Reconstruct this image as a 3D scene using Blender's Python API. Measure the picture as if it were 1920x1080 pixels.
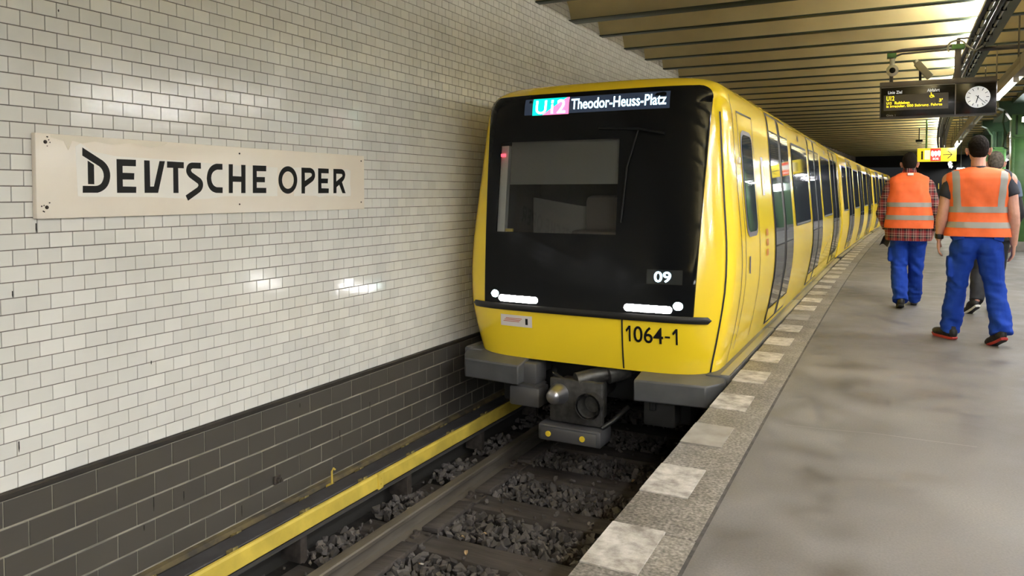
import bpy, bmesh, math, random
from mathutils import Vector, Matrix, Euler, noise
R = math.radians
random.seed(7)
for o in list(bpy.data.objects):
    bpy.data.objects.remove(o)
scene = bpy.context.scene
COL = scene.collection

# ------------------------------------------------------------------ camera
cam_d = bpy.data.cameras.new('camera')
cam_d.sensor_width = 36.0
cam_d.lens = 1390.0 / 1920.0 * 36.0
cam_d.shift_y = -0.06743
cam_d.clip_start = 0.05
cam_d.clip_end = 300
cam = bpy.data.objects.new('camera', cam_d)
cam.location = (0, 0, 1.3)
cam.rotation_euler = (R(88.0), 0, R(26.452))
COL.objects.link(cam)
scene.camera = cam

# ------------------------------------------------------------------ world + exposure
w = bpy.data.worlds.new('world')
scene.world = w
w.use_nodes = True
w.node_tree.nodes['Background'].inputs[0].default_value = (0.9, 0.95, 1.0, 1)
w.node_tree.nodes['Background'].inputs[1].default_value = 0.012
vs = scene.view_settings
vs.view_transform = 'Standard'
vs.look = 'None'
vs.gamma = 1.0
vs.use_curve_mapping = False
vs.exposure = 0.76
LAMP_STRENGTH = 115.0        # trough lamps over the platform
STRIP_STRENGTH = 190.0       # added strip lights along the girder

# ------------------------------------------------------------------ curve of the station
def off(Y):
    return 0.006 * (Y - 2) + 0.0009 * max(Y - 2, 0) ** 2
def CP(u, Y, z):
    return (u + off(Y), Y, z)
WALL_U = -3.43
EDGE_U = -0.935
TRACK_U = -2.085
Y0, Y1 = -20.0, 47.0

# ------------------------------------------------------------------ mesh helpers
class MB:
    def __init__(s):
        s.v = []; s.f = []; s.m = []
    def add(s, verts, faces, mi=0):
        n = len(s.v)
        s.v += [tuple(p) for p in verts]
        s.f += [tuple(i + n for i in f) for f in faces]
        s.m += [mi] * len(faces)
        return s
    def box(s, c, d, rot=None, b=0.0, mi=0):
        hx, hy, hz = d[0] / 2, d[1] / 2, d[2] / 2
        if b <= 0:
            vv = [(x, y, z) for x in (-hx, hx) for y in (-hy, hy) for z in (-hz, hz)]
            ff = [(0, 1, 3, 2), (4, 6, 7, 5), (0, 4, 5, 1), (2, 3, 7, 6), (0, 2, 6, 4), (1, 5, 7, 3)]
        else:
            b = min(b, hx * .9, hy * .9, hz * .9)
            bm = bmesh.new()
            bmesh.ops.create_cube(bm, size=1)
            for q in bm.verts:
                q.co = Vector((q.co.x * d[0], q.co.y * d[1], q.co.z * d[2]))
            bmesh.ops.bevel(bm, geom=bm.edges[:], offset=b, segments=2, affect='EDGES', profile=.5)
            bm.verts.index_update()
            vv = [q.co.copy() for q in bm.verts]
            ff = [tuple(q.index for q in f.verts) for f in bm.faces]
            bm.free()
        M = rot if rot is not None else None
        c = Vector(c)
        out = []
        for p in vv:
            p = Vector(p)
            if M is not None: p = M @ p
            out.append(p + c)
        return s.add(out, ff, mi)
    def bb(s, x0, x1, y0, y1, z0, z1, b=0.0, mi=0):
        return s.box(((x0 + x1) / 2, (y0 + y1) / 2, (z0 + z1) / 2), (x1 - x0, y1 - y0, z1 - z0), None, b, mi)
    def cyl(s, p0, p1, r0, r1=None, n=16, mi=0, cap=True):
        p0, p1 = Vector(p0), Vector(p1)
        r1 = r0 if r1 is None else r1
        d = (p1 - p0).normalized()
        a = d.orthogonal().normalized(); bq = d.cross(a)
        vv = []
        for p, r in ((p0, r0), (p1, r1)):
            for i in range(n):
                t = 2 * math.pi * i / n
                vv.append(p + a * (r * math.cos(t)) + bq * (r * math.sin(t)))
        ff = [(i, (i + 1) % n, n + (i + 1) % n, n + i) for i in range(n)]
        if cap:
            ff += [tuple(range(n))[::-1], tuple(range(n, 2 * n))]
        return s.add(vv, ff, mi)
    def tube(s, pts, r, n=8, mi=0):
        pts = [Vector(p) for p in pts]
        vv = []; ff = []
        prev = None
        for i, p in enumerate(pts):
            d = (pts[min(i + 1, len(pts) - 1)] - pts[max(i - 1, 0)]).normalized()
            a = d.orthogonal().normalized() if prev is None else (prev - d * prev.dot(d)).normalized()
            prev = a
            bq = d.cross(a)
            for k in range(n):
                t = 2 * math.pi * k / n
                vv.append(p + a * (r * math.cos(t)) + bq * (r * math.sin(t)))
        for i in range(len(pts) - 1):
            for k in range(n):
                ff.append((i * n + k, i * n + (k + 1) % n, (i + 1) * n + (k + 1) % n, (i + 1) * n + k))
        ff += [tuple(range(n))[::-1], tuple(range((len(pts) - 1) * n, len(pts) * n))]
        return s.add(vv, ff, mi)
    def grid(s, fn, us, vs_, mi=0, flip=False):
        vv = [fn(a, b) for a in us for b in vs_]
        n = len(vs_)
        ff = []
        for i in range(len(us) - 1):
            for j in range(n - 1):
                q = (i * n + j, (i + 1) * n + j, (i + 1) * n + j + 1, i * n + j + 1)
                ff.append(q[::-1] if flip else q)
        return s.add(vv, ff, mi)
    def sphere(s, c, r, n=12, m=8, mi=0):
        rx, ry, rz = (r, r, r) if not hasattr(r, '__len__') else r
        vv = [(c[0], c[1], c[2] + rz)]
        for j in range(1, m):
            ph = math.pi * j / m
            for i in range(n):
                t = 2 * math.pi * i / n
                vv.append((c[0] + rx * math.sin(ph) * math.cos(t), c[1] + ry * math.sin(ph) * math.sin(t), c[2] + rz * math.cos(ph)))
        vv.append((c[0], c[1], c[2] - rz))
        ff = [(0, 1 + i, 1 + (i + 1) % n) for i in range(n)]
        for j in range(m - 2):
            for i in range(n):
                a = 1 + j * n
                ff.append((a + i, a + n + i, a + n + (i + 1) % n, a + (i + 1) % n))
        a = 1 + (m - 2) * n
        ff += [(a + i, len(vv) - 1, a + (i + 1) % n) for i in range(n)]
        return s.add(vv, ff, mi)
    def mesh(s, name, mats=None, smooth=None):
        me = bpy.data.meshes.new(name)
        me.from_pydata(s.v, [], s.f)
        if mats is not None:
            for m in (mats if isinstance(mats, (list, tuple)) else [mats]):
                me.materials.append(m)
        if any(s.m):
            me.polygons.foreach_set('material_index', s.m)
        if smooth:
            me.polygons.foreach_set('use_smooth', [True] * len(me.polygons))
            if smooth < 179: me.set_sharp_from_angle(angle=R(smooth))
        me.update()
        return me
    def build(s, name, mats, parent=None, smooth=35, fixn=True):
        me = s.mesh(name, mats)
        if fixn:
            bm = bmesh.new(); bm.from_mesh(me)
            bmesh.ops.recalc_face_normals(bm, faces=bm.faces[:])
            bm.to_mesh(me); bm.free()
        if smooth:
            me.polygons.foreach_set('use_smooth', [True] * len(me.polygons))
            if smooth < 179: me.set_sharp_from_angle(angle=R(smooth))
        return link(name, me, parent)

def link(name, me, parent=None, loc=None):
    o = bpy.data.objects.new(name, me)
    COL.objects.link(o)
    if parent is not None: o.parent = parent
    if loc is not None: o.location = loc
    return o
def tag(o, label, cat, group=None):
    o['label'] = label; o['category'] = cat
    if group: o['group'] = group
    return o
def struct(o):
    o['kind'] = 'structure'; return o
def stuff(o):
    o['kind'] = 'stuff'; return o
def thing(name, label, cat, loc=(0, 0, 0), rz=0.0, group=None):
    o = bpy.data.objects.new(name, None)
    o.empty_display_size = .1
    COL.objects.link(o)
    o.location = loc; o.rotation_euler = (0, 0, rz)
    return tag(o, label, cat, group)
def copy_tree(o, parent=None):
    c = o.copy(); COL.objects.link(c)
    if parent is not None: c.parent = parent
    for ch in list(o.children): copy_tree(ch, c)
    return c

def eval_mesh(o):
    dg = bpy.context.evaluated_depsgraph_get()
    dg.update()
    return bpy.data.meshes.new_from_object(o.evaluated_get(dg))
def text_mesh(body, rect, fn, thick=0.002, bold=0.0, keep=False):
    """flat text fitted into rect=(x0,z0,x1,z1), then mapped by fn(x,z,depth)"""
    cu = bpy.data.curves.new('txt', 'FONT')
    cu.body = body; cu.size = 1.0; cu.extrude = 0.01; cu.offset = bold
    cu.resolution_u = 4
    o = bpy.data.objects.new('txt', cu); COL.objects.link(o)
    me = eval_mesh(o)
    xs = [v.co.x for v in me.vertices]; ys = [v.co.y for v in me.vertices]; zs = [v.co.z for v in me.vertices]
    x0, x1, y0, y1, z0, z1 = min(xs), max(xs), min(ys), max(ys), min(zs), max(zs)
    for v in me.vertices:
        x = rect[0] + (v.co.x - x0) / (x1 - x0) * (rect[2] - rect[0])
        z = rect[1] + (v.co.y - y0) / (y1 - y0) * (rect[3] - rect[1])
        v.co = Vector(fn(x, z, (v.co.z - z0) / (z1 - z0) * thick))
    bpy.data.objects.remove(o); bpy.data.curves.remove(cu)
    return me
def text(name, body, rect, fn, mat, parent, thick=0.002, bold=0.0):
    me = text_mesh(body, rect, fn, thick, bold)
    me.materials.clear(); me.materials.append(mat)
    return link(name, me, parent)
def poly_mesh(loops, fn, thick):
    """2D loops (with holes) -> flat extruded mesh mapped by fn(a,b,depth)"""
    cu = bpy.data.curves.new('pl', 'CURVE'); cu.dimensions = '2D'; cu.fill_mode = 'BOTH'; cu.extrude = 0.01
    for lp in loops:
        sp = cu.splines.new('POLY'); sp.points.add(len(lp) - 1); sp.use_cyclic_u = True
        for p, q in zip(sp.points, lp): p.co = (q[0], q[1], 0, 1)
    o = bpy.data.objects.new('pl', cu); COL.objects.link(o)
    me = eval_mesh(o)
    for v in me.vertices:
        v.co = Vector(fn(v.co.x, v.co.y, (v.co.z + .01) / .02 * thick))
    bpy.data.objects.remove(o); bpy.data.curves.remove(cu)
    return me

# ------------------------------------------------------------------ materials
MATS = {}
def mat(name, col, rough=.5, metal=0.0, emit=None, estr=1.0, spec=.5, coat=0.0, var=0.0, vscale=8.0, bump=0.0, bscale=40.0, rvar=0.0, col2=None, detail=4.0, stretch=None):
    if name in MATS: return MATS[name]
    m = bpy.data.materials.new(name); m.use_nodes = True
    nt = m.node_tree; N = nt.nodes; L = nt.links
    p = N['Principled BSDF']
    p.inputs['Base Color'].default_value = (*col, 1)
    p.inputs['Roughness'].default_value = rough
    p.inputs['Metallic'].default_value = metal
    p.inputs['Specular IOR Level'].default_value = spec
    if coat: p.inputs['Coat Weight'].default_value = coat; p.inputs['Coat Roughness'].default_value = .05
    if emit is not None:
        p.inputs['Emission Color'].default_value = (*emit, 1)
        p.inputs['Emission Strength'].default_value = estr
    if var or bump or rvar or col2:
        tc = N.new('ShaderNodeTexCoord')
        mp = N.new('ShaderNodeMapping')
        if stretch: mp.inputs['Scale'].default_value = stretch
        L.new(tc.outputs['Object'], mp.inputs['Vector'])
        nz = N.new('ShaderNodeTexNoise'); nz.inputs['Scale'].default_value = vscale; nz.inputs['Detail'].default_value = detail
        L.new(mp.outputs[0], nz.inputs['Vector'])
        if var or col2:
            c2 = col2 if col2 else tuple(c * (1 - var) for c in col)
            c1 = col if col2 else tuple(min(1, c * (1 + var)) for c in col)
            rp = N.new('ShaderNodeValToRGB')
            rp.color_ramp.elements[0].position = .35; rp.color_ramp.elements[0].color = (*c2, 1)
            rp.color_ramp.elements[1].position = .65; rp.color_ramp.elements[1].color = (*c1, 1)
            L.new(nz.outputs['Fac'], rp.inputs[0]); L.new(rp.outputs[0], p.inputs['Base Color'])
        if rvar:
            mr = N.new('ShaderNodeMapRange')
            mr.inputs[3].default_value = max(0.02, rough - rvar); mr.inputs[4].default_value = min(1, rough + rvar)
            mr.inputs[1].default_value = .3; mr.inputs[2].default_value = .7
            L.new(nz.outputs['Fac'], mr.inputs[0]); L.new(mr.outputs[0], p.inputs['Roughness'])
        if bump:
            n2 = N.new('ShaderNodeTexNoise'); n2.inputs['Scale'].default_value = bscale; n2.inputs['Detail'].default_value = 3
            L.new(mp.outputs[0], n2.inputs['Vector'])
            bp = N.new('ShaderNodeBump'); bp.inputs['Strength'].default_value = bump; bp.inputs['Distance'].default_value = .01
            L.new(n2.outputs['Fac'], bp.inputs['Height']); L.new(bp.outputs[0], p.inputs['Normal'])
    MATS[name] = m
    return m
def tint_mat(name, col, rough, spread, bump=0.0, bstretch=(30, 3, 60)):
    """colour multiplied by the per-piece 'tint' attribute of the mesh"""
    m = mat(name, col, rough)
    nt = m.node_tree; N = nt.nodes; L = nt.links; p = N['Principled BSDF']
    at = N.new('ShaderNodeAttribute'); at.attribute_name = 'tint'
    mr = N.new('ShaderNodeMapRange'); mr.inputs[3].default_value = 1 - spread; mr.inputs[4].default_value = 1 + spread * .5
    L.new(at.outputs['Fac'], mr.inputs[0])
    tc = N.new('ShaderNodeTexCoord')
    ge = N.new('ShaderNodeNewGeometry')
    nz = N.new('ShaderNodeTexNoise'); nz.inputs['Scale'].default_value = 3.0; nz.inputs['Detail'].default_value = 5
    L.new(ge.outputs['Position'], nz.inputs['Vector'])
    m2 = N.new('ShaderNodeMapRange'); m2.inputs[1].default_value = .3; m2.inputs[2].default_value = .75; m2.inputs[3].default_value = .93; m2.inputs[4].default_value = 1.03
    L.new(nz.outputs['Fac'], m2.inputs[0])
    mu = N.new('ShaderNodeMath'); mu.operation = 'MULTIPLY'
    L.new(mr.outputs[0], mu.inputs[0]); L.new(m2.outputs[0], mu.inputs[1])
    vm = N.new('ShaderNodeVectorMath'); vm.operation = 'SCALE'; vm.inputs[0].default_value = col
    L.new(mu.outputs[0], vm.inputs['Scale']); L.new(vm.outputs[0], p.inputs['Base Color'])
    if bump:
        mp = N.new('ShaderNodeMapping'); mp.inputs['Scale'].default_value = bstretch
        L.new(ge.outputs['Position'], mp.inputs['Vector'])
        n2 = N.new('ShaderNodeTexNoise'); n2.inputs['Scale'].default_value = 1.0; n2.inputs['Detail'].default_value = 2
        L.new(mp.outputs[0], n2.inputs['Vector'])
        bp = N.new('ShaderNodeBump'); bp.inputs['Strength'].default_value = bump; bp.inputs['Distance'].default_value = .004
        L.new(n2.outputs['Fac'], bp.inputs['Height']); L.new(bp.outputs[0], p.inputs['Normal'])
    return m
def set_tint(me, vals):
    a = me.attributes.new('tint', 'FLOAT', 'FACE')
    a.data.foreach_set('value', vals)

M_TILE = tint_mat('glazed white tile', (.78, .765, .71), .13, .08, .12)
M_GROUT = mat('grey brown grout', (.20, .175, .15), .9, var=.3, vscale=6)
M_DTILE = tint_mat('dark grey brown tile', (.085, .077, .067), .42, .16, .1)
M_DGROUT = mat('pale grout in dark tiles', (.25, .235, .19), .9, var=.3, vscale=5)
M_LEDGE = mat('black brown ledge', (.028, .024, .020), .5, var=.3, vscale=9)
M_CREAM = mat('cream ceiling paint', (.62, .52, .27), .6, var=.06, vscale=2.5)
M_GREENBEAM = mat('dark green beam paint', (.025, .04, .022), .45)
M_GREEN = mat('green steel paint', (.075, .20, .055), .38, var=.12, vscale=6)
M_DGREEN = mat('dark green steel paint', (.025, .06, .03), .4, var=.2, vscale=5)
M_YEL = mat('yellow train paint', (.94, .675, .025), .18, coat=.3, spec=.5)
M_BLACKGLASS = mat('black glass', (.006, .0065, .007), .04, spec=.12)
M_SIDEGLASS = mat('tinted side glass', (.040, .050, .064), .04, spec=.8)
M_RUBBER = mat('black rubber', (.008, .008, .008), .5)
M_BUMP = mat('grey bumper paint', (.075, .077, .08), .4, var=.15, vscale=6)
M_UNDER = mat('dark underframe', (.012, .012, .012), .7)
M_COUPL = mat('dark coupler steel', (.06, .058, .054), .45, metal=.4, var=.3, vscale=20)
M_STEEL = mat('brushed steel', (.42, .42, .43), .3, metal=.9)
M_DSTEEL = mat('dark grey steel', (.09, .088, .09), .4, metal=.3)
M_RAIL = mat('worn rail steel', (.13, .115, .095), .5, metal=.35, var=.25, vscale=12, stretch=(1, .2, 1))
M_RUST = mat('rusty dark steel', (.045, .036, .03), .75, var=.35, vscale=14)
M_WOOD = mat('dirty wooden sleeper', (.055, .046, .041), .8, var=.3, vscale=6, bump=.4, bscale=18, stretch=(.35, 3, 3))
M_THIRD = mat('contact rail steel', (.075, .073, .078), .45, metal=.4, var=.2, vscale=7)
M_YBOARD = mat('worn yellow cover board', (.62, .47, .075), .55, var=.16, vscale=5, bump=.1, bscale=30)
def asphalt():
    m = mat('platform asphalt', (.12, .112, .105), .6)
    nt = m.node_tree; N = nt.nodes; L = nt.links; p = N['Principled BSDF']
    ge = N.new('ShaderNodeNewGeometry')
    def nz(sc, det, rough=.55):
        n = N.new('ShaderNodeTexNoise'); n.inputs['Scale'].default_value = sc; n.inputs['Detail'].default_value = det; n.inputs['Roughness'].default_value = rough
        L.new(ge.outputs['Position'], n.inputs['Vector']); return n
    a = nz(.8, 8, .6); b = nz(3.2, 6, .6); c = nz(110, 2)
    r1 = N.new('ShaderNodeValToRGB'); e = r1.color_ramp.elements
    e[0].position = .36; e[0].color = (.098, .091, .086, 1); e[1].position = .66; e[1].color = (.178, .167, .158, 1)
    L.new(a.outputs['Fac'], r1.inputs[0])
    r2 = N.new('ShaderNodeValToRGB'); e = r2.color_ramp.elements
    e[0].position = .28; e[0].color = (.72, .71, .70, 1); e[1].position = .46; e[1].color = (1, 1, 1, 1); e.new(.72).color = (1.16, 1.15, 1.14, 1)
    L.new(b.outputs['Fac'], r2.inputs[0])
    r3 = N.new('ShaderNodeValToRGB'); e = r3.color_ramp.elements
    e[0].position = .3; e[0].color = (.86, .86, .86, 1); e[1].position = .7; e[1].color = (1.1, 1.1, 1.1, 1)
    L.new(c.outputs['Fac'], r3.inputs[0])
    x = N.new('ShaderNodeMix'); x.data_type = 'RGBA'; x.blend_type = 'MULTIPLY'; x.inputs[0].default_value = 1
    y = N.new('ShaderNodeMix'); y.data_type = 'RGBA'; y.blend_type = 'MULTIPLY'; y.inputs[0].default_value = 1
    L.new(r1.outputs[0], x.inputs[6]); L.new(r2.outputs[0], x.inputs[7]); L.new(x.outputs[2], y.inputs[6]); L.new(r3.outputs[0], y.inputs[7])
    L.new(y.outputs[2], p.inputs['Base Color'])
    mr = N.new('ShaderNodeMapRange'); mr.inputs[1].default_value = .35; mr.inputs[2].default_value = .65; mr.inputs[3].default_value = .42; mr.inputs[4].default_value = .75
    L.new(b.outputs['Fac'], mr.inputs[0]); L.new(mr.outputs[0], p.inputs['Roughness'])
    bp = N.new('ShaderNodeBump'); bp.inputs['Strength'].default_value = .12; bp.inputs['Distance'].default_value = .003
    L.new(c.outputs['Fac'], bp.inputs['Height']); L.new(bp.outputs[0], p.inputs['Normal'])
    return m
M_ASPH = asphalt()
M_GROUND = mat('track bed dirt', (.02, .017, .015), .95, var=.4, vscale=20)
M_CONC = mat('dirty platform edge concrete', (.05, .046, .042), .85, var=.3, vscale=4)
M_BLACK = mat('black paint', (.006, .006, .006), .45, spec=.2)
M_WHITE = mat('white paint', (.8, .8, .78), .4)
M_DARKVOID = mat('tunnel darkness black', (.006, .006, .006), .9)
# ================================================================== THE SETTING
def frange(a, b, n): return [a + (b - a) * i / n for i in range(n + 1)]
YS = frange(Y0, Y1, 74)

# ---- left wall: grout backing, white tiles, dark tiles, ledge
mb = MB()
mb.grid(lambda y, z: CP(WALL_U - .003, y, z), YS, [-.02, 3.75])
wall = struct(mb.build('wall_left', M_GROUT, smooth=None, fixn=False))
mb = MB(); mb.grid(lambda y, z: CP(WALL_U + .009, y, z), YS, [-1.1, -.045])
dback = mb.build('plinth_backing', M_DGROUT, wall, smooth=None, fixn=False)
# ledge between white and dark tiles
mb = MB()
prof = [(WALL_U - .02, -.0155), (WALL_U + .020, -.0155), (WALL_U + .026, -.020), (WALL_U + .026, -.040), (WALL_U + .018, -.046), (WALL_U - .02, -.046)]
mb.grid(lambda y, k: CP(prof[k][0], y, prof[k][1]), YS, list(range(len(prof))))
mb.build('ledge', M_LEDGE, wall, smooth=None)

TW, TH = .1088, .0708
def tile_geo(w_, h_, d_, tilt=(0, 0), bev=.0016):
    hw, hh = w_ / 2, h_ / 2
    vv = []
    for (dx, ins) in ((0, 0), (d_ - bev * .6, 0), (d_, bev)):
        for (sy, sz) in ((-1, -1), (1, -1), (1, 1), (-1, 1)):
            y = sy * (hw - ins); z = sz * (hh - ins)
            vv.append((dx + (tilt[0] * y + tilt[1] * z if dx > 0 else 0), y, z))
    ff = [(8, 9, 10, 11)]
    for a in (0, 4):
        for k in range(4):
            ff.append((a + k, a + (k + 1) % 4, a + 4 + (k + 1) % 4, a + 4 + k))
    return vv, ff
sign_rect = (2.045, 4.375, 1.20, 1.56)
tiles = []
rows = int((3.62 + .0144) / TH)
for r_ in range(rows):
    z = -.0144 + (r_ + .5) * TH
    k0 = int((-5.0 - 1.941) / TW); k1 = int((19.0 - 1.941) / TW)
    for k in range(k0, k1):
        y = 1.941 + (k + .5 + (.5 if r_ % 2 else 0)) * TW
        tiles.append((y, z))
def tile_area(t):
    y, z = t
    ax = 3.43; d = ax * .4455 + y * .8953
    px = (-ax * .8953 + y * .4455) / max(d, .1) * 1390 + 960
    py = 410 - (z - 1.3) / max(d, .1) * 1390
    if d < .5 or px < -10 or px > 880 or py < -5 or py > 1085: return 0
    if sign_rect[0] < y < sign_rect[1] and sign_rect[2] < z < sign_rect[3]: return 0
    return 1 / d
order = sorted(range(len(tiles)), key=lambda i: -tile_area(tiles[i]))
near = set(order[:300])
variants = []
for i in range(12):
    vv, ff = tile_geo(TW - .0035, TH - .0045, .006, (random.gauss(0, .006), random.gauss(0, .006)))
    m_ = MB(); m_.add(vv, ff); me = m_.mesh('tile', M_TILE)
    set_tint(me, [random.random()] * len(me.polygons)); variants.append(me)
mb = MB(); tints = []
for i, (y, z) in enumerate(tiles):
    x = WALL_U + off(y) - .003
    if i in near:
        o = link('white_tile', variants[random.randrange(12)], wall, (x, y, z))
    else:
        vv, ff = tile_geo(TW - .0035, TH - .0045, .006, (random.gauss(0, .006), random.gauss(0, .006)))
        mb.add([(p[0] + x, p[1] + y, p[2] + z) for p in vv], ff)
        tints += [random.random()] * len(ff)
me = mb.mesh('white_tile_field', M_TILE); set_tint(me, tints)
stuff(link('white_tile_field', me, wall))
# dark tiles
DW, DH = .215, .1245
dv = []
for i in range(10):
    vv, ff = tile_geo(DW - .005, DH - .010, .004, (random.gauss(0, .004), random.gauss(0, .005)), .002)
    m_ = MB(); m_.add(vv, ff); me = m_.mesh('dark_tile', M_DTILE)
    set_tint(me, [random.random()] * len(me.polygons)); dv.append(me)
mb = MB(); tints = []
nd = 0
for r_ in range(8):
    z = -.0475 - (r_ + .5) * DH
    for k in range(-22, 90):
        y = 2.086 + (k + .5 + (.5 if r_ % 2 else 0)) * DW
        x = WALL_U + off(y) + .009
        if 1.7 < y < 9.5 and r_ < 5 and nd < 300:
            link('dark_tile', dv[random.randrange(10)], wall, (x, y, z)); nd += 1
        else:
            vv, ff = tile_geo(DW - .005, DH - .010, .004, (random.gauss(0, .004), random.gauss(0, .005)), .002)
            mb.add([(p[0] + x, p[1] + y, p[2] + z) for p in vv], ff); tints += [random.random()] * len(ff)
me = mb.mesh('dark_tile_field', M_DTILE); set_tint(me, tints)
stuff(link('dark_tile_field', me, wall))
# black vent opening high on the wall behind the train
mb = MB(); mb.bb(-.01, .03, -.14, .14, -.10, .10, .004)
o = mb.build('vent_opening', M_BLACK, wall); o.location = CP(WALL_U, 9.75, 2.57)

# ---- far side of the station (other track), plain
FAR_U = 2 * 2.35 - WALL_U
mb = MB(); mb.grid(lambda y, z: CP(FAR_U, y, z), YS, [-1.1, 3.75], flip=True)
M_FARTILE = mat('far glazed wall', (.6, .58, .52), .3)
struct(mb.build('wall_right', M_FARTILE, smooth=None, fixn=False))
mb = MB(); mb.bb(-6, 12, Y0 - .1, Y0, -1.1, 3.75)
struct(mb.build('wall_back', mat('back wall', (.12, .11, .1), .8), smooth=None))
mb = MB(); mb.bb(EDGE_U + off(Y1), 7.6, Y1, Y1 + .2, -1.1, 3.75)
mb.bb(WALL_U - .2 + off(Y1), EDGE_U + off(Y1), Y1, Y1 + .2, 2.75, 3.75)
struct(mb.build('wall_end', M_DARKVOID, smooth=None))  # flat black stands for the darkness of the tunnel end

# ---- ceiling: steel beams with shallow vaults between
SP = .972
yb = [8.36 + SP * k for k in range(-29, 40)]
mb = MB(); mb.bb(-5, 13, Y0, Y1, 3.78, 3.86)
ceil_ = struct(mb.build('ceiling', M_CREAM, smooth=None))
us = frange(WALL_U - .05, FAR_U + .3, 4)
mb = MB(); NV = 12
def vprof(t):
    a = abs(2 * t - 1)
    return 3.372 + .27 * (1 - a ** 2.3) ** .62
mb.grid(lambda k, x: (x, .035 + k / NV * (SP - .07), vprof(k / NV)), list(range(NV + 1)), [0, 13.0], flip=True)
vme = mb.mesh('vault', M_CREAM, 60)
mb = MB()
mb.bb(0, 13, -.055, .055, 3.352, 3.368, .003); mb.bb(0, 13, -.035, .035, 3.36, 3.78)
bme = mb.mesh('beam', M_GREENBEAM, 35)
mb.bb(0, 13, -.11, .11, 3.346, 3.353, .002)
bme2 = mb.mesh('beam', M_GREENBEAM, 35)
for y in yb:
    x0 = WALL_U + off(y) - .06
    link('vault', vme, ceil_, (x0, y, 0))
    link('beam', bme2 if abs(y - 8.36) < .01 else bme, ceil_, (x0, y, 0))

# ---- longitudinal girders with conduits
def sweep(name, prof, m, parent=None, ys=YS, close=True, smooth=None):
    mb = MB(); n = len(prof); pr = prof + [prof[0]] if close else prof
    mb.grid(lambda y, k: CP(pr[k][0], y, pr[k][1]), ys, list(range(len(pr))))
    return mb.build(name, m, parent, smooth=smooth)
M_GIRD = mat('grey green girder paint', (.10, .115, .095), .45, var=.15, vscale=4)
for gu, nm in ((.99, 'girder'), (3.71, 'girder')):
    s_ = 1 if gu < 2 else -1
    g = struct(sweep('girder', [(gu - .06, 3.262), (gu + .17, 3.262), (gu + .17, 3.276), (gu + .06, 3.276), (gu + .06, 3.40), (gu - .0, 3.40), (gu - .0, 3.276), (gu - .06, 3.276)], M_GIRD))
    if s_ > 0:
        gird = g
for (du, zz, rr, lab) in ((-.085, 3.245, .017, 'grey steel conduit clipped along left edge of ceiling girder'), (.045, 3.235, .013, 'thin steel conduit under middle of ceiling girder')):
    mb = MB(); mb.tube([CP(.99 + du, y, zz) for y in YS], rr, 8)
    root = thing('conduit', lab, 'pipe')
    mb.build('pipe', M_STEEL, root, smooth=60)
    cm = MB(); cm.bb(-.024, .024, -.010, .010, -.019, .03)
    cme = cm.mesh('clip', M_BLACK)
    for k in range(60):
        y = 6.2 + k * .45
        if y > 30: break
        link('clip', cme, root, CP(.99 + du, y, zz))
mb = MB(); mb.tube([CP(.99 - .01, y, 3.237) for y in YS], .024, 8)
tag(mb.build('cable', M_RUBBER, smooth=60), 'thick black cable bundle running under ceiling girder', 'cable')
# cross pipe over the display on the right
mb = MB(); mb.tube([(.97 + off(11.6), 11.6, 3.2), (4.2, 11.65, 3.2)], .03, 8)
tag(mb.build('pipe', M_DSTEEL, smooth=60), 'dark horizontal pipe running right from ceiling girder above display', 'pipe')

# ---- platform
PF = 2 * 2.35 - EDGE_U
CURB_IN = -.60
mb = MB()
mb.grid(lambda y, x: CP(x, y, 0), YS, [CURB_IN, .5, 2.35, PF - .34], flip=True)
floor = struct(mb.build('floor', M_ASPH, smooth=None))
mb = MB()
for e in (EDGE_U + .05, PF - .05):
    mb.grid(lambda y, z: CP(e, y, z), YS, [-1.1, -.12])
mb.grid(lambda y, x: CP(x, y, 0), YS, [PF - .34, PF], flip=True)
mb.grid(lambda y, x: CP(x, y, -.14), YS, [EDGE_U + .04, CURB_IN + .02])
struct(mb.build('platform_side', M_CONC, smooth=None, fixn=False))
def granite(name):
    m = mat(name, (.20, .185, .165), .6)
    nt = m.node_tree; N = nt.nodes; L = nt.links; p = N['Principled BSDF']
    ge = N.new('ShaderNodeNewGeometry')
    v = N.new('ShaderNodeTexNoise'); v.inputs['Scale'].default_value = 75; v.inputs['Detail'].default_value = 3
    L.new(ge.outputs['Position'], v.inputs['Vector'])
    v2 = N.new('ShaderNodeTexNoise'); v2.inputs['Scale'].default_value = 5; v2.inputs['Detail'].default_value = 5
    L.new(ge.outputs['Position'], v2.inputs['Vector'])
    rp = N.new('ShaderNodeValToRGB'); e = rp.color_ramp.elements
    e[0].position = .30; e[0].color = (.075, .067, .057, 1); e[1].position = .72; e[1].color = (.31, .29, .262, 1)
    e.new(.5).color = (.175, .16, .141, 1)
    L.new(v.outputs['Fac'], rp.inputs[0])
    mx = N.new('ShaderNodeMix'); mx.data_type = 'RGBA'; mx.blend_type = 'MULTIPLY'; mx.inputs[0].default_value = .7
    r2 = N.new('ShaderNodeValToRGB'); r2.color_ramp.elements[0].position = .3; r2.color_ramp.elements[0].color = (.55, .52, .48, 1); r2.color_ramp.elements[1].position = .65; r2.color_ramp.elements[1].color = (1.1, 1.08, 1.05, 1)
    L.new(v2.outputs['Fac'], r2.inputs[0]); L.new(rp.outputs[0], mx.inputs[6]); L.new(r2.outputs[0], mx.inputs[7])
    L.new(mx.outputs[2], p.inputs['Base Color'])
    bp = N.new('ShaderNodeBump'); bp.inputs['Strength'].default_value = .35; bp.inputs['Distance'].default_value = .004
    L.new(v.outputs['Fac'], bp.inputs['Height']); L.new(bp.outputs[0], p.inputs['Normal'])
    return m
M_GRAN = granite('speckled granite')
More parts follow.
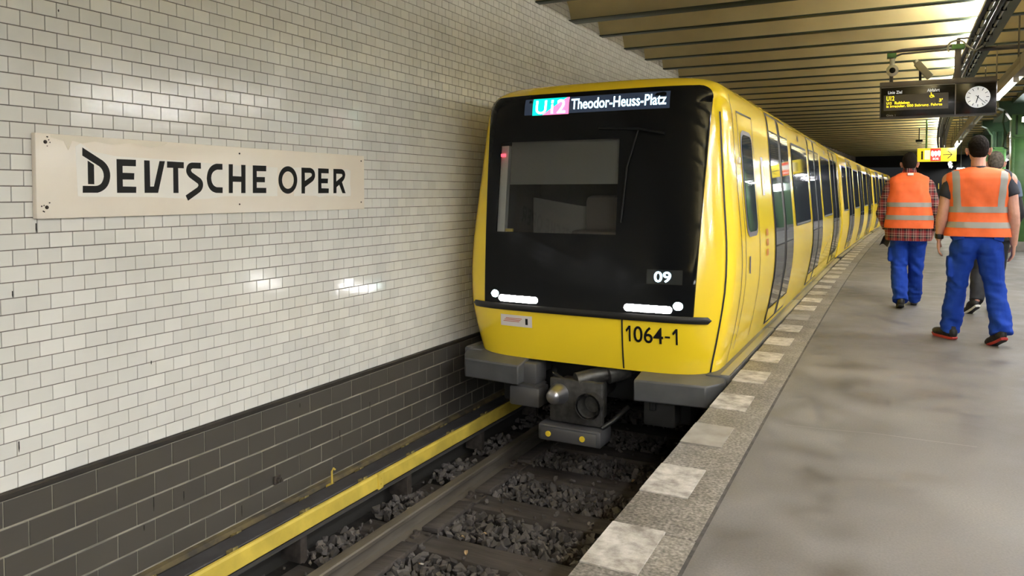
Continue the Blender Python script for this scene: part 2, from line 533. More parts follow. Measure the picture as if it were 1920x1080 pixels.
def worn_white():
    m = mat('worn white floor paint', (.62, .58, .53), .6)
    nt = m.node_tree; N = nt.nodes; L = nt.links; p = N['Principled BSDF']
    ge = N.new('ShaderNodeNewGeometry')
    v = N.new('ShaderNodeTexNoise'); v.inputs['Scale'].default_value = 9; v.inputs['Detail'].default_value = 8; v.inputs['Roughness'].default_value = .7
    L.new(ge.outputs['Position'], v.inputs['Vector'])
    rp = N.new('ShaderNodeValToRGB'); e = rp.color_ramp.elements
    e[0].position = .34; e[0].color = (.17, .15, .125, 1); e[1].position = .62; e[1].color = (.52, .485, .44, 1)
    L.new(v.outputs['Fac'], rp.inputs[0]); L.new(rp.outputs[0], p.inputs['Base Color'])
    return m
M_WORN = worn_white()
M_WORN2 = mat('nearly worn off white floor paint', (.30, .275, .245), .65, col2=(.20, .182, .16), vscale=7, detail=8)
# kerb slabs, each a part of the floor
y = -3.4; i = 0
slabL = [2.07, 2.10, 2.05]
joint = 2.745
ks = [joint + 2.08 * k for k in range(-3, 20)]
for a, b in zip(ks[:-1], ks[1:]):
    mb = MB(); mb.box((0, 0, -.066), (CURB_IN - EDGE_U, (b - a) - .006, .14), None, .006)
    o = mb.build('kerb_slab', M_GRAN, floor)
    ym = (a + b) / 2
    o.location = ((EDGE_U + CURB_IN) / 2 + off(ym), ym, -.001)
    o.rotation_euler = (0, 0, -math.atan(.006 + .0018 * max(ym - 2, 0)))
mb = MB(); mb.bb(-.105, .105, -.178, .178, -.004, .0045)
sq = mb.mesh('white_square', M_WORN); sq2 = mb.mesh('white_square', M_WORN2)
for k in range(-3, 46):
    y = 2.578 + .7045 * k
    if y > 40: break
    o = link('white_square', sq2 if k in (2, 8, 15) else sq, floor, (EDGE_U + .108 + off(y), y, .004))
    o.rotation_euler = (0, 0, -math.atan(.006 + .0018 * max(y - 2, 0)))
# bitumen joint between kerb and asphalt
mb = MB(); mb.grid(lambda y, x: CP(x, y, .0015), YS, [CURB_IN - .006, CURB_IN + .012], flip=True)
mb.build('joint_strip', mat('dark bitumen joint', (.05, .046, .043), .8, var=.5, vscale=12), floor, smooth=None, fixn=False)

# pale hairline crack across the asphalt
mb = MB(); cr = [(-.46, 4.37), (-.25, 4.385), (-.01, 4.425), (.2, 4.42), (.46, 4.42)]
for (a, b), (c, d) in zip(cr[:-1], cr[1:]):
    mb.add([(a, b - .003, .0012), (c, d - .003, .0012), (c, d + .003, .0012), (a, b + .003, .0012)], [(0, 1, 2, 3)])
mb.build('crack', mat('pale crack filler', (.26, .25, .235), .7), floor, smooth=None, fixn=False)

# ---- track bed
mb = MB()
mb.grid(lambda y, x: CP(x, y, -1.055), YS, [WALL_U - .1, EDGE_U + .1], flip=True)
mb.grid(lambda y, x: CP(x, y, -1.055), YS, [PF - .1, FAR_U + .1], flip=True)
bed = struct(mb.build('track_bed', M_GROUND, smooth=None, fixn=False))
# concrete footing at the wall under the contact rail
sweep('footing', [(WALL_U - .05, -.70), (WALL_U + .045, -.70), (WALL_U + .06, -.72), (WALL_U + .06, -1.1), (WALL_U - .05, -1.1)], mat('dark footing', (.03, .028, .024), .85), bed)
sweep('stained_edge', [(WALL_U + .0, -.672), (WALL_U + .04, -.68), (WALL_U + .058, -.70), (WALL_U + .0, -.70)], mat('stained yellow brown mortar', (.05, .043, .033), .85, col2=(.15, .115, .05), vscale=7, detail=8), bed)

M_STONE = tint_mat('dark ballast stone', (.10, .089, .083), .85, .45)
stone_me = []
for i in range(10):
    bm = bmesh.new()
    for q in range(11):
        d_ = Vector((random.gauss(0, 1), random.gauss(0, 1), random.gauss(0, 1))).normalized(); bm.verts.new(d_)
    fx, fy, fz = random.uniform(.8, 1.25), random.uniform(.7, 1.1), random.uniform(.5, .85)
    for v in bm.verts:
        v.co = v.co * random.uniform(.85, 1.2)
        v.co.x *= fx; v.co.y *= fy; v.co.z *= fz
    hull = bmesh.ops.convex_hull(bm, input=bm.verts[:])
    loose = [v for v in bm.verts if not v.link_faces]
    bmesh.ops.delete(bm, geom=loose, context='VERTS')
    me = bpy.data.meshes.new('stone'); bm.to_mesh(me); bm.free()
    me.materials.append(M_STONE); set_tint(me, [random.random()] * len(me.polygons)); stone_me.append(me)
SLEEP = [3.93 + .72 * k for k in range(-8, 24)]
def in_sleeper(y):
    return any(s - .02 < y < s + .25 for s in SLEEP)
cands = []
rs = random.Random(3)
yy = 1.6
while yy < 13.0:
    xx = -3.20
    step = .040 if yy < 6 else .055
    while xx < EDGE_U + .02:
        x = xx + rs.uniform(-.02, .02); y = yy + rs.uniform(-.02, .02)
        if not (in_sleeper(y) and rs.random() > .06) and not (-2.90 < x < -2.70) and not (-1.49 < x < -1.33):
            cands.append((x, y))
        xx += step
    yy += step
def stone_rank(c):
    d = -c[0] * .4455 + c[1] * .8953
    px = (c[0] * .8953 + c[1] * .4455) / d * 1390 + 960
    py = 410 + 2.3 / d * 1390
    if py > 1090 or px < 450 or px > 1250: return 99
    ex = EDGE_U - c[0]
    # hidden below the platform edge?
    t = EDGE_U / c[0]
    if c[0] > -1.3: return 60 + d
    return d
order = sorted(range(len(cands)), key=lambda i: stone_rank(cands[i]))
nearS = set(order[:300])
mb = MB(); tints = []
for i, (x, y) in enumerate(cands):
    sz = rs.uniform(.018, .038) * (1.25 if rs.random() < .25 else 1)
    z = -1.035 + rs.uniform(0, .05) + (.045 if x < -2.9 else 0)
    if in_sleeper(y): z = -.965; sz *= .6
    E_ = Euler((rs.uniform(0, 6.3), rs.uniform(0, 6.3), rs.uniform(0, 6.3)))
    me = stone_me[rs.randrange(10)]
    if i in nearS:
        o = link('ballast_stone', me, bed, (x + off(y), y, z)); o.rotation_euler = E_; o.scale = (sz, sz, sz)
    else:
        Mx = Matrix.Translation((x + off(y), y, z)) @ E_.to_matrix().to_4x4() @ Matrix.Scale(sz, 4)
        mb.add([Mx @ v.co for v in me.vertices], [tuple(p.vertices) for p in me.polygons])
        tints += [rs.random()] * len(me.polygons)
me = mb.mesh('ballast', M_STONE); set_tint(me, tints)
stuff(link('ballast', me, bed))
# ================================================================== TRACK
def rail_prof(u):
    p = [(-.062, 0), (.062, 0), (.062, .010), (.012, .022), (.0085, .05), (.0085, .085), (.030, .098), (.033, .104), (.033, .126), (.026, .134), (-.026, .134), (-.033, .126), (-.033, .104), (-.030, .098), (-.0085, .085), (-.0085, .05), (-.012, .022), (-.062, .010)]
    return [(u + a * 1.2, -.984 + b) for a, b in p]
track = thing('railway_track', 'dark railway track with wooden sleepers in front of the train', 'track')
for u in (TRACK_U - .7175 - .035, TRACK_U + .7175):
    sweep('rail', rail_prof(u), M_RAIL, track, smooth=30)
RU = TRACK_U - .7525
mb = MB(); mb.box((0, .115, -.075), (2.15, .23, .15), None, .008)
sme = mb.mesh('sleeper', M_WOOD, 35)
mb = MB(); mb.box((.02, 0, .006), (.34, .17, .016), None, .004)
for sx in (-.095, .095):
    mb.box((sx, 0, .02), (.035, .08, .022), None, .005)
    mb.cyl((sx, 0, .02), (sx, 0, .052), .017, .017, 6)
mb.box((.165, .05, .018), (.03, .03, .018), None, .004)
plme = mb.mesh('base_plate', M_RUST, 35)
for s in SLEEP:
    if s > 14: break
    o = link('sleeper', sme, track, (TRACK_U - .03 + off(s), s, -.987))
    for u in (RU, TRACK_U + .7175):
        link('base_plate', plme, track, (u + off(s), s + .115, -.986))
# timber strips lying along the inner side of the rail between sleepers
mb = MB(); mb.box((0, 0, 0), (.13, .50, .035), Matrix.Rotation(R(-6), 3, 'Y'), .008)
bdme = mb.mesh('side_plank', M_WOOD, 35)
for s in SLEEP:
    if 2 < s < 10:
        o = link('side_plank', bdme, track, (RU + .135 + off(s), s + .475, -.972))

# ---- contact rail with yellow cover board
third = thing('contact_rail', 'third rail with dark steel head and yellow cover board beside tiled wall', 'rail')
sweep('rail_head', [(-3.285, -.655), (-3.165, -.655), (-3.160, -.660), (-3.160, -.688), (-3.20, -.695), (-3.205, -.76), (-3.245, -.76), (-3.25, -.695), (-3.29, -.688), (-3.29, -.660)], M_THIRD, third, ys=frange(0, 16, 30))
L_B = 3.02
for k in range(-1, 5):
    a = 1.10 + L_B * k; b = a + L_B - .004
    ysb = frange(a, b, 8)
    sweep('cover_board', [(-3.105, -.632), (-3.088, -.632), (-3.082, -.645), (-3.079, -.728), (-3.088, -.736), (-3.098, -.730), (-3.10, -.65)], M_YBOARD, third, ys=ysb)
    mb = MB(); mb.box((0, 0, 0), (.012, .055, .108), None, .002)
    mb.cyl((0, 0, .02), (.012, 0, .02), .006, .006, 8); mb.cyl((0, 0, -.02), (.012, 0, -.02), .006, .006, 8)
    o = mb.build('joint_plate', M_YBOARD, third); o.location = CP(-3.078, b, -.684)
    lp = sweep('lower_lip', [(-3.098, -.748), (-3.072, -.752), (-3.072, -.757), (-3.10, -.757)], M_DSTEEL, third, ys=ysb)
mb = MB()
mb.bb(-.03, .022, -.018, .018, -.03, -.012, .003); mb.bb(.015, .022, -.018, .018, -.03, .012, .002); mb.bb(-.03, -.023, -.018, .018, -.09, -.012, .002)
brme = mb.mesh('bracket', mat('dirty yellow bracket', (.20, .16, .06), .6, var=.4, vscale=20), 35)
mb = MB(); mb.bb(-.1, .06, -.03, .03, -.2, 0, .004)
stme = mb.mesh('insulator_stand', M_RUST, 35)
for k in range(30):
    y = 1.75 + .56 * k
    if y > 15: break
    link('bracket', brme, third, CP(-3.128, y, -.628))
    if k % 2: link('insulator_stand', stme, third, CP(-3.20, y, -.76))
    bq = link('clip', brme, third, CP(-3.315, y + .2, -.66))
# yellow hook sticking up behind the contact rail
mb = MB(); mb.tube([(0, 0, -.10), (0, 0, .0), (.012, .005, .022), (.025, .006, .012)], .007, 8); mb.bb(-.03, .03, -.03, .03, -.115, -.09, .004)
o = mb.build('hook', mat('yellow hook paint', (.6, .45, .08), .5), smooth=60); o.location = CP(-3.345, 3.93, -.60)
tag(o, 'small yellow metal hook standing up beside wall behind contact rail', 'hook')
# bolt on the dark plinth
root = thing('wall_anchor', 'rusty bolt anchor on square plate on dark tiled plinth', 'bolt', CP(WALL_U + .015, 3.49, -.515))
mb = MB(); mb.box((.006, 0, 0), (.012, .055, .055), None, .003); mb.build('plate', M_RUST, root)
mb = MB(); mb.cyl((.01, 0, 0), (.032, 0, 0), .019, .019, 6); mb.cyl((.03, 0, 0), (.05, 0, 0), .009, .009, 10); mb.build('bolt', M_RUST, root)
# litter: cigarette ends and leaves on the ballast
def px_litter():
    pts = [(-3.0, 3.62, 'butt'), (-2.98, 3.72, 'butt'), (-2.99, 3.50, 'butt'), (-2.35, 4.27, 'leaf'), (-2.45, 4.17, 'leaf'), (-2.33, 4.0, 'leaf'), (-1.62, 4.2, 'butt'), (-2.62, 3.45, 'leaf'), (-2.30, 3.35, 'butt'), (-3.05, 3.0, 'butt'), (-1.75, 5.6, 'leaf'), (-2.5, 3.75, 'butt')]
    return pts
LAB = {0: 'cigarette end lying between contact rail and running rail, leftmost pale bit', 1: 'pale cigarette end beside running rail under yellow board joint', 2: 'white paper scrap on stones left of the running rail', 3: 'pale brown dry leaf on stones beside the near sleeper', 4: 'small dry leaf scrap on stones right of the rail', 5: 'tan leaf scrap on stones behind the nearest sleeper', 6: 'white cigarette end on stones close to platform edge', 7: 'orange leaf scrap on stones next to rail at bottom of photo', 8: 'white cigarette end on stones at bottom of photo', 9: 'pinkish cigarette end left of rail near bottom of photo', 10: 'orange scrap on dark stones under train front', 11: 'tiny white scrap on the rail plate'}
M_BUTT = mat('cigarette paper', (.6, .55, .48), .7); M_LEAF = mat('dry leaf', (.40, .27, .14), .7, var=.2, vscale=30)
for i, (x, y, kd) in enumerate(px_litter()):
    mb = MB()
    if kd == 'butt':
        mb.cyl((-.014, 0, 0), (.006, 0, .002), .0042, .0042, 8); mb.cyl((.006, 0, .002), (.015, 0, .003), .0044, .0040, 8, 1)
        o = mb.build('cigarette_end', [M_BUTT, M_LEAF])
    else:
        mb.grid(lambda a, b: ((a - .5) * .04, (b - .5) * .024 * (1 - (2 * a - 1) ** 2 * .8), .006 * math.sin(a * 5) + .008 * abs(b - .5)), frange(0, 1, 6), frange(0, 1, 4))
        mb.grid(lambda a, b: ((a - .5) * .04, (b - .5) * .024 * (1 - (2 * a - 1) ** 2 * .8), -.001 + .006 * math.sin(a * 5) + .008 * abs(b - .5)), frange(0, 1, 6), frange(0, 1, 4), flip=True)
        o = mb.build('dry_leaf', M_LEAF, fixn=False)
    o.location = (x + off(y), y, -.972); o.rotation_euler = (random.uniform(-.3, .3), random.uniform(-.3, .3), random.uniform(0, 6))
    tag(o, LAB[i], 'litter')
# dark scuffs and runs on the wall tiles
M_SCUFF = mat('black scuff', (.015, .012, .010), .8)
for (y, z, h_, x_) in ((1.948, .168, .05, .0042), (2.044, 1.141, .045, .0042), (1.936, .853, .03, .0042), (2.619, .409, .02, .0042), (2.167, 2.144, .012, .0042), (2.612, -.341, .075, .0145), (2.799, -.367, .055, .0145), (2.553, -.445, .03, .0145), (3.205, -.609, .07, .0145), (3.705, -.097, .03, .0145), (4.44, -.288, .06, .0145), (4.10, -.41, .07, .0145)):
    mb = MB(); mb.add([(0, -.0025, h_ / 2), (0, .0022, h_ / 2), (0, .003, -h_ * .1), (0, .0006, -h_ / 2), (0, -.0006, -h_ / 2), (0, -.003, -h_ * .1)], [(0, 5, 4, 3, 2, 1)])
    mb.v += [(.0006, b, c) for a, b, c in mb.v]; mb.f += [(6, 7, 8, 9, 10, 11)] + [(i, (i + 1) % 6, 6 + (i + 1) % 6, 6 + i) for i in range(6)]; mb.m += [0] * 7
    o = mb.build('scuff_mark', M_SCUFF, wall, smooth=None); o.location = CP(WALL_U + x_, y, z)
# ================================================================== STATION SIGN
LETTERS = [
('D',[[(2.2481,1.5162),(2.3495,1.4580),(2.3597,1.4498),(2.3683,1.4408),(2.3754,1.4309),(2.3808,1.4203),(2.3846,1.4089),(2.3868,1.3968),(2.3874,1.3839),(2.3855,1.3696),(2.3822,1.3566),(2.3776,1.3448),(2.3715,1.3344),(2.3640,1.3252),(2.3551,1.3173),(2.3448,1.3108),(2.3333,1.3055),(2.3204,1.3014),(2.2460,1.3014),(2.2467,1.3346),(2.3075,1.3346),(2.3180,1.3354),(2.3273,1.3381),(2.3353,1.3427),(2.3420,1.3492),(2.3473,1.3576),(2.3514,1.3680),(2.3541,1.3803),(2.3535,1.3924),(2.3509,1.4035),(2.3462,1.4135),(2.3394,1.4223),(2.3306,1.4300),(2.2473,1.4778)],[(2.2733,1.4550),(2.3041,1.4363),(2.3040,1.3422),(2.2730,1.3425)]]),
('E',[[(2.4229,1.4684),(2.5293,1.4689),(2.5286,1.4358),(2.4546,1.4355),(2.4542,1.4015),(2.5189,1.4010),(2.5173,1.3679),(2.4539,1.3675),(2.4541,1.3332),(2.5289,1.3320),(2.5276,1.3009),(2.4230,1.3009)]]),
('U',[[(2.5767,1.4684),(2.6084,1.4681),(2.6093,1.3338),(2.6313,1.3340),(2.6676,1.4679),(2.7000,1.4685),(2.6555,1.3009),(2.5768,1.3009)]]),
('T',[[(2.7134,1.4684),(2.8186,1.4672),(2.8180,1.4342),(2.7814,1.4344),(2.7819,1.3003),(2.7504,1.3003),(2.7507,1.4347),(2.7128,1.4345)]]),
('S',[[(2.9311,1.4687),(2.9316,1.4355),(2.8759,1.4354),(2.8694,1.4326),(2.8657,1.4290),(2.8649,1.4246),(2.8670,1.4195),(2.8719,1.4135),(2.9277,1.3816),(2.9342,1.3749),(2.9391,1.3678),(2.9424,1.3602),(2.9442,1.3523),(2.9444,1.3440),(2.9424,1.3341),(2.9388,1.3250),(2.9337,1.3168),(2.9271,1.3095),(2.9189,1.3030),(2.8430,1.2584),(2.8279,1.2867),(2.9048,1.3310),(2.9097,1.3355),(2.9125,1.3399),(2.9134,1.3442),(2.9121,1.3485),(2.9088,1.3527),(2.8553,1.3848),(2.8465,1.3930),(2.8401,1.4014),(2.8359,1.4098),(2.8338,1.4185),(2.8340,1.4273),(2.8371,1.4403),(2.8423,1.4509),(2.8497,1.4589),(2.8592,1.4646),(2.8711,1.4677)]]),
('C',[[(3.0821,1.4677),(3.0823,1.4340),(3.0456,1.4333),(3.0341,1.4301),(3.0243,1.4256),(3.0162,1.4199),(3.0099,1.4129),(3.0053,1.4047),(3.0023,1.3952),(3.0011,1.3845),(3.0025,1.3729),(3.0053,1.3628),(3.0095,1.3541),(3.0150,1.3468),(3.0220,1.3409),(3.0303,1.3365),(3.0400,1.3335),(3.0821,1.3328),(3.0812,1.3000),(3.0356,1.3009),(3.0227,1.3039),(3.0112,1.3083),(3.0012,1.3142),(2.9926,1.3216),(2.9854,1.3305),(2.9797,1.3409),(2.9753,1.3527),(2.9724,1.3660),(2.9708,1.3809),(2.9725,1.3964),(2.9757,1.4104),(2.9803,1.4229),(2.9863,1.4340),(2.9938,1.4436),(3.0027,1.4517),(3.0132,1.4583),(3.0251,1.4634),(3.0385,1.4671)]]),
('H',[[(3.1289,1.4677),(3.1592,1.4682),(3.1572,1.3993),(3.2230,1.3981),(3.2228,1.4668),(3.2551,1.4673),(3.2524,1.3000),(3.2201,1.3000),(3.2212,1.3659),(3.1574,1.3660),(3.1555,1.3000),(3.1269,1.3000)]]),
('E',[[(3.3132,1.4670),(3.4222,1.4679),(3.4208,1.4338),(3.3435,1.4328),(3.3434,1.3979),(3.4099,1.3978),(3.4094,1.3661),(3.3429,1.3656),(3.3423,1.3320),(3.4201,1.3318),(3.4196,1.3000),(3.3109,1.3000)]]),
('O',[[(3.6916,1.3849),(3.6904,1.3709),(3.6870,1.3573),(3.6817,1.3443),(3.6745,1.3324),(3.6656,1.3217),(3.6553,1.3126),(3.6439,1.3054),(3.6316,1.3001),(3.6187,1.2968),(3.6056,1.2958),(3.5926,1.2969),(3.5800,1.3001),(3.5682,1.3053),(3.5573,1.3124),(3.5477,1.3212),(3.5395,1.3315),(3.5331,1.3431),(3.5284,1.3556),(3.5256,1.3687),(3.5248,1.3822),(3.5260,1.3958),(3.5292,1.4090),(3.5342,1.4216),(3.5411,1.4334),(3.5495,1.4439),(3.5594,1.4531),(3.5705,1.4605),(3.5825,1.4661),(3.5952,1.4697),(3.6082,1.4712),(3.6213,1.4705),(3.6340,1.4677),(3.6462,1.4628),(3.6574,1.4559),(3.6674,1.4472),(3.6760,1.4368),(3.6828,1.4251),(3.6878,1.4123),(3.6908,1.3988)],[(3.6613,1.3837),(3.6605,1.3749),(3.6584,1.3663),(3.6550,1.3582),(3.6505,1.3506),(3.6449,1.3439),(3.6385,1.3382),(3.6313,1.3335),(3.6235,1.3302),(3.6153,1.3281),(3.6071,1.3273),(3.5988,1.3280),(3.5908,1.3300),(3.5833,1.3332),(3.5763,1.3377),(3.5702,1.3433),(3.5650,1.3498),(3.5608,1.3571),(3.5578,1.3651),(3.5561,1.3734),(3.5555,1.3820),(3.5563,1.3906),(3.5583,1.3990),(3.5616,1.4071),(3.5659,1.4145),(3.5713,1.4212),(3.5777,1.4270),(3.5847,1.4317),(3.5924,1.4352),(3.6004,1.4374),(3.6087,1.4383),(3.6170,1.4378),(3.6250,1.4360),(3.6327,1.4329),(3.6398,1.4285),(3.6461,1.4229),(3.6515,1.4164),(3.6558,1.4090),(3.6589,1.4009),(3.6607,1.3924)]]),
('P',[[(3.7326,1.4664),(3.8150,1.4671),(3.8311,1.4632),(3.8439,1.4568),(3.8533,1.4479),(3.8593,1.4364),(3.8619,1.4224),(3.8608,1.4125),(3.8578,1.4032),(3.8529,1.3944),(3.8461,1.3861),(3.8375,1.3785),(3.7640,1.3399),(3.7624,1.2971),(3.7312,1.2971)],[(3.7627,1.4334),(3.8172,1.4340),(3.8302,1.4282),(3.8311,1.4163),(3.8221,1.4089),(3.7635,1.3792)]]),
('E',[[(3.8935,1.4669),(3.9988,1.4664),(3.9984,1.4347),(3.9240,1.4344),(3.9224,1.3988),(3.9912,1.3989),(3.9886,1.3665),(3.9231,1.3661),(3.9237,1.3327),(3.9987,1.3316),(3.9966,1.2996),(3.8918,1.2988)]]),
('R',[[(4.0484,1.4671),(4.1332,1.4680),(4.1470,1.4645),(4.1580,1.4589),(4.1662,1.4511),(4.1715,1.4413),(4.1740,1.4293),(4.1715,1.4174),(4.1666,1.4061),(4.1594,1.3957),(4.1498,1.3860),(4.1379,1.3770),(4.1766,1.2988),(4.1429,1.2995),(4.1085,1.3588),(4.0794,1.3404),(4.0777,1.2988),(4.0474,1.2988)],[(4.0777,1.4347),(4.1357,1.4342),(4.1456,1.4268),(4.1414,1.4171),(4.0770,1.3800)]])]
SX = -3.395
sign = thing('station_sign', 'long cream station name board with black lettering on white tiled wall', 'sign', (SX, 2.03, 1.18))
def sg(y, z, d=0.0): return (d, y - 2.03, z - 1.18)
M_SIGN = mat('cream enamel', (.86, .775, .655), .30, col2=(.90, .83, .71), vscale=2.2, detail=6)
M_SIGNEDGE = mat('cream board edge', (.45, .42, .36), .5)
mb = MB(); mb.box(((-.016), 1.181, .197), (.032, 2.362, .388), None, .004)
mb.build('board', M_SIGN, sign)
M_PATCH = mat('fresh white repaint', (.90, .87, .79), .3, var=.02, vscale=4)
prs = random.Random(5)
def ragged(y0_, y1_, z0_, z1_, n=14, j=.006):
    pts = []
    for i in range(n): pts.append((y0_ + (y1_ - y0_) * i / n, z0_ + prs.uniform(-j, j)))
    for i in range(4): pts.append((y1_ + prs.uniform(-j, j), z0_ + (z1_ - z0_) * i / 4))
    for i in range(n): pts.append((y1_ - (y1_ - y0_) * i / n, z1_ + prs.uniform(-j, j)))
    for i in range(4): pts.append((y0_ + prs.uniform(-j, j), z1_ - (z1_ - z0_) * i / 4))
    return pts
def patch(loops, nm='paint_patch', m=M_PATCH, t=.0006):
    me = poly_mesh(loops, lambda a, b, d: sg(a, b, d), t); me.materials.clear(); me.materials.append(m)
    return link(nm, me, sign)
patch([[(2.222, 1.285), (2.25, 1.282), (2.6, 1.28), (2.9, 1.266), (2.98, 1.268), (3.1, 1.282), (3.515, 1.28), (3.518, 1.46), (3.2, 1.462), (2.8, 1.475), (2.42, 1.482), (2.30, 1.50), (2.24, 1.535), (2.215, 1.52)]])
patch([ragged(3.66, 4.235, 1.278, 1.462)])
# blotchy old repaint along the top edge
patch([[(2.10, 1.555), (2.16, 1.54), (2.18, 1.50), (2.20, 1.545), (2.25, 1.535), (2.31, 1.548), (2.40, 1.538), (2.50, 1.552), (2.62, 1.536), (2.70, 1.553), (2.72, 1.567), (2.10, 1.567)]], m=mat('old pale repaint', (.78, .71, .57), .3))
for n_, loops in LETTERS:
    me = poly_mesh(loops, lambda a, b, d: sg(a, b, .0004 + d), .0014); me.materials.clear(); me.materials.append(M_BLACK)
    o = link('letter', me, sign); o['label'] = 'black letter ' + n_
M_SCREW = mat('rusted screw', (.06, .045, .035), .6, metal=.5, var=.4, vscale=60)
for i, (y, z) in enumerate(((2.075, 1.532), (2.076, 1.235), (3.211, 1.533), (3.207, 1.234), (4.355, 1.533), (4.352, 1.234))):
    mb = MB(); r_ = .009 if i < 2 else .0055
    mb.cyl(sg(y, z, 0), sg(y, z, .003), r_, r_ * .8, 10); mb.cyl(sg(y, z, .003), sg(y, z, .0045), r_ * .5, r_ * .4, 6)
    mb.build('screw', M_SCREW, sign)
    if i < 2:
        for k in range(5):
            a = prs.uniform(0, 6.3); q = prs.uniform(.014, .026)
            patch([[(y + q * math.cos(a) + .0035 * math.cos(t) * prs.uniform(.5, 1.3), z + q * math.sin(a) + .0035 * math.sin(t) * prs.uniform(.5, 1.3)) for t in frange(0, 5.4, 6)]], 'rust_chip', M_SCREW)
# ================================================================== TRAIN
WZ = [(-.03, .995), (.03, 1.008), (.14, 1.033), (.3, 1.067), (.6, 1.108), (.9, 1.11), (1.2, 1.085), (1.6, 1.05), (1.85, 1.03), (1.98, 1.012), (2.06, .99), (2.115, .955), (2.15, .905), (2.172, .84), (2.184, .74), (2.19, .5)]
def wz(z):
    if z <= WZ[0][0]: return WZ[0][1]
    for i in range(len(WZ) - 1):
        a, b = WZ[i], WZ[i + 1]
        if z <= b[0]:
            t = (z - a[0]) / (b[0] - a[0])
            sa = (WZ[i + 1][1] - WZ[max(i - 1, 0)][1]) / (WZ[i + 1][0] - WZ[max(i - 1, 0)][0]) * (b[0] - a[0])
            j = min(i + 2, len(WZ) - 1)
            sb = (WZ[j][1] - a[1]) / (WZ[j][0] - a[0]) * (b[0] - a[0])
            return (2 * t ** 3 - 3 * t * t + 1) * a[1] + (t ** 3 - 2 * t * t + t) * sa + (-2 * t ** 3 + 3 * t * t) * b[1] + (t ** 3 - t * t) * sb
    return WZ[-1][1]
NSE, LC = 4.2, .42
def rake(z):
    r = .11 * max(z - .4, 0) + .05 * (max(.4 - z, 0) / .43) ** 2
    if z > 1.99: r += .2 - math.sqrt(max(.04 - (z - 1.99) ** 2, .0004))
    return r
def fu(v, z, e=0.0):
    t = min(abs(v) / wz(z), .9995)
    return rake(z) + LC * (1 - (1 - t ** NSE) ** (1 / NSE)) - e
ZL = [-.03, -.01, .03, .12, .22, .32, .4, .5, .62, .75, .9, .96, 1.05, 1.2, 1.37, 1.55, 1.74, 1.85, 1.93, 1.99, 2.03, 2.06, 2.09, 2.115, 2.135, 2.15, 2.163, 2.172, 2.179, 2.184, 2.188, 2.19]
CAR_L = 10.95
def side_fn(s, e=0.0):
    return lambda u, z: (s * (wz(z) + e), u, z)
def zsub(z0, z1, n=8): return frange(z0, z1, n)
def rrect(mb, s, u0, u1, z0, z1, e, rc=.0, n=14, mi=0):
    """rounded rectangle patch on the car side"""
    zs = sorted(set([z0, z1] + frange(z0, z1, n) + ([z0 + rc * k / 4 for k in range(1, 5)] + [z1 - rc * k / 4 for k in range(1, 5)] if rc else [])))
    def ins(z):
        if rc <= 0: return 0
        d = min(z - z0, z1 - z)
        return 0 if d >= rc else rc - math.sqrt(max(rc * rc - (rc - d) ** 2, 0))
    mb.grid(lambda a, z: (s * (wz(z) + e), u0 + ins(z) + a * (u1 - u0 - 2 * ins(z)), z), [0, .5, 1], zs, mi, flip=(s < 0))
def solid(mb):  # close a patch against the body: nothing needed, edges sit flush
    return mb

def body_shell(front):
    mb = MB()
    if front:
        AN = [i / 14 * math.pi / 2 for i in range(15)]
        def outline(z):
            w_ = wz(z); rk = rake(z)
            half = [(w_ * math.sin(a) ** (2 / NSE), rk + LC * (1 - math.cos(a) ** (2 / NSE))) for a in AN]
            rear = [(w_, .9), (w_, 2.0), (w_, CAR_L)]
            right = half + rear
            return [(-x, y) for x, y in right[::-1]] + right[1:]
    else:
        def outline(z):
            w_ = wz(z); r = .05
            pts = [(0, 0), (w_ * .5, 0), (w_ - r, 0), (w_ - r * .3, r * .3), (w_, r), (w_, CAR_L)]
            return [(-x, y) for x, y in pts[::-1]] + pts[1:]
    rings = [outline(z) for z in ZL]
    n = len(rings[0])
    vv = [(x, y, z) for z, rg in zip(ZL, rings) for x, y in rg]
    ff = []
    for i in range(len(ZL) - 1):
        for j in range(n - 1):
            q = (i * n + j, i * n + j + 1, (i + 1) * n + j + 1, (i + 1) * n + j)
            cx = sum(vv[k][0] for k in q) / 4; cy = sum(vv[k][1] for k in q) / 4; cz = sum(vv[k][2] for k in q) / 4
            if front and -.83 < cx < .32 and .95 < cz < 1.75 and cy < .4: continue
            ff.append(q)
        ff.append((i * n, (i + 1) * n, (i + 1) * n + n - 1, i * n + n - 1))
    ff.append(tuple(range(n))); ff.append(tuple(range((len(ZL) - 1) * n, len(ZL) * n))[::-1])
    mb.add(vv, ff)
    return mb

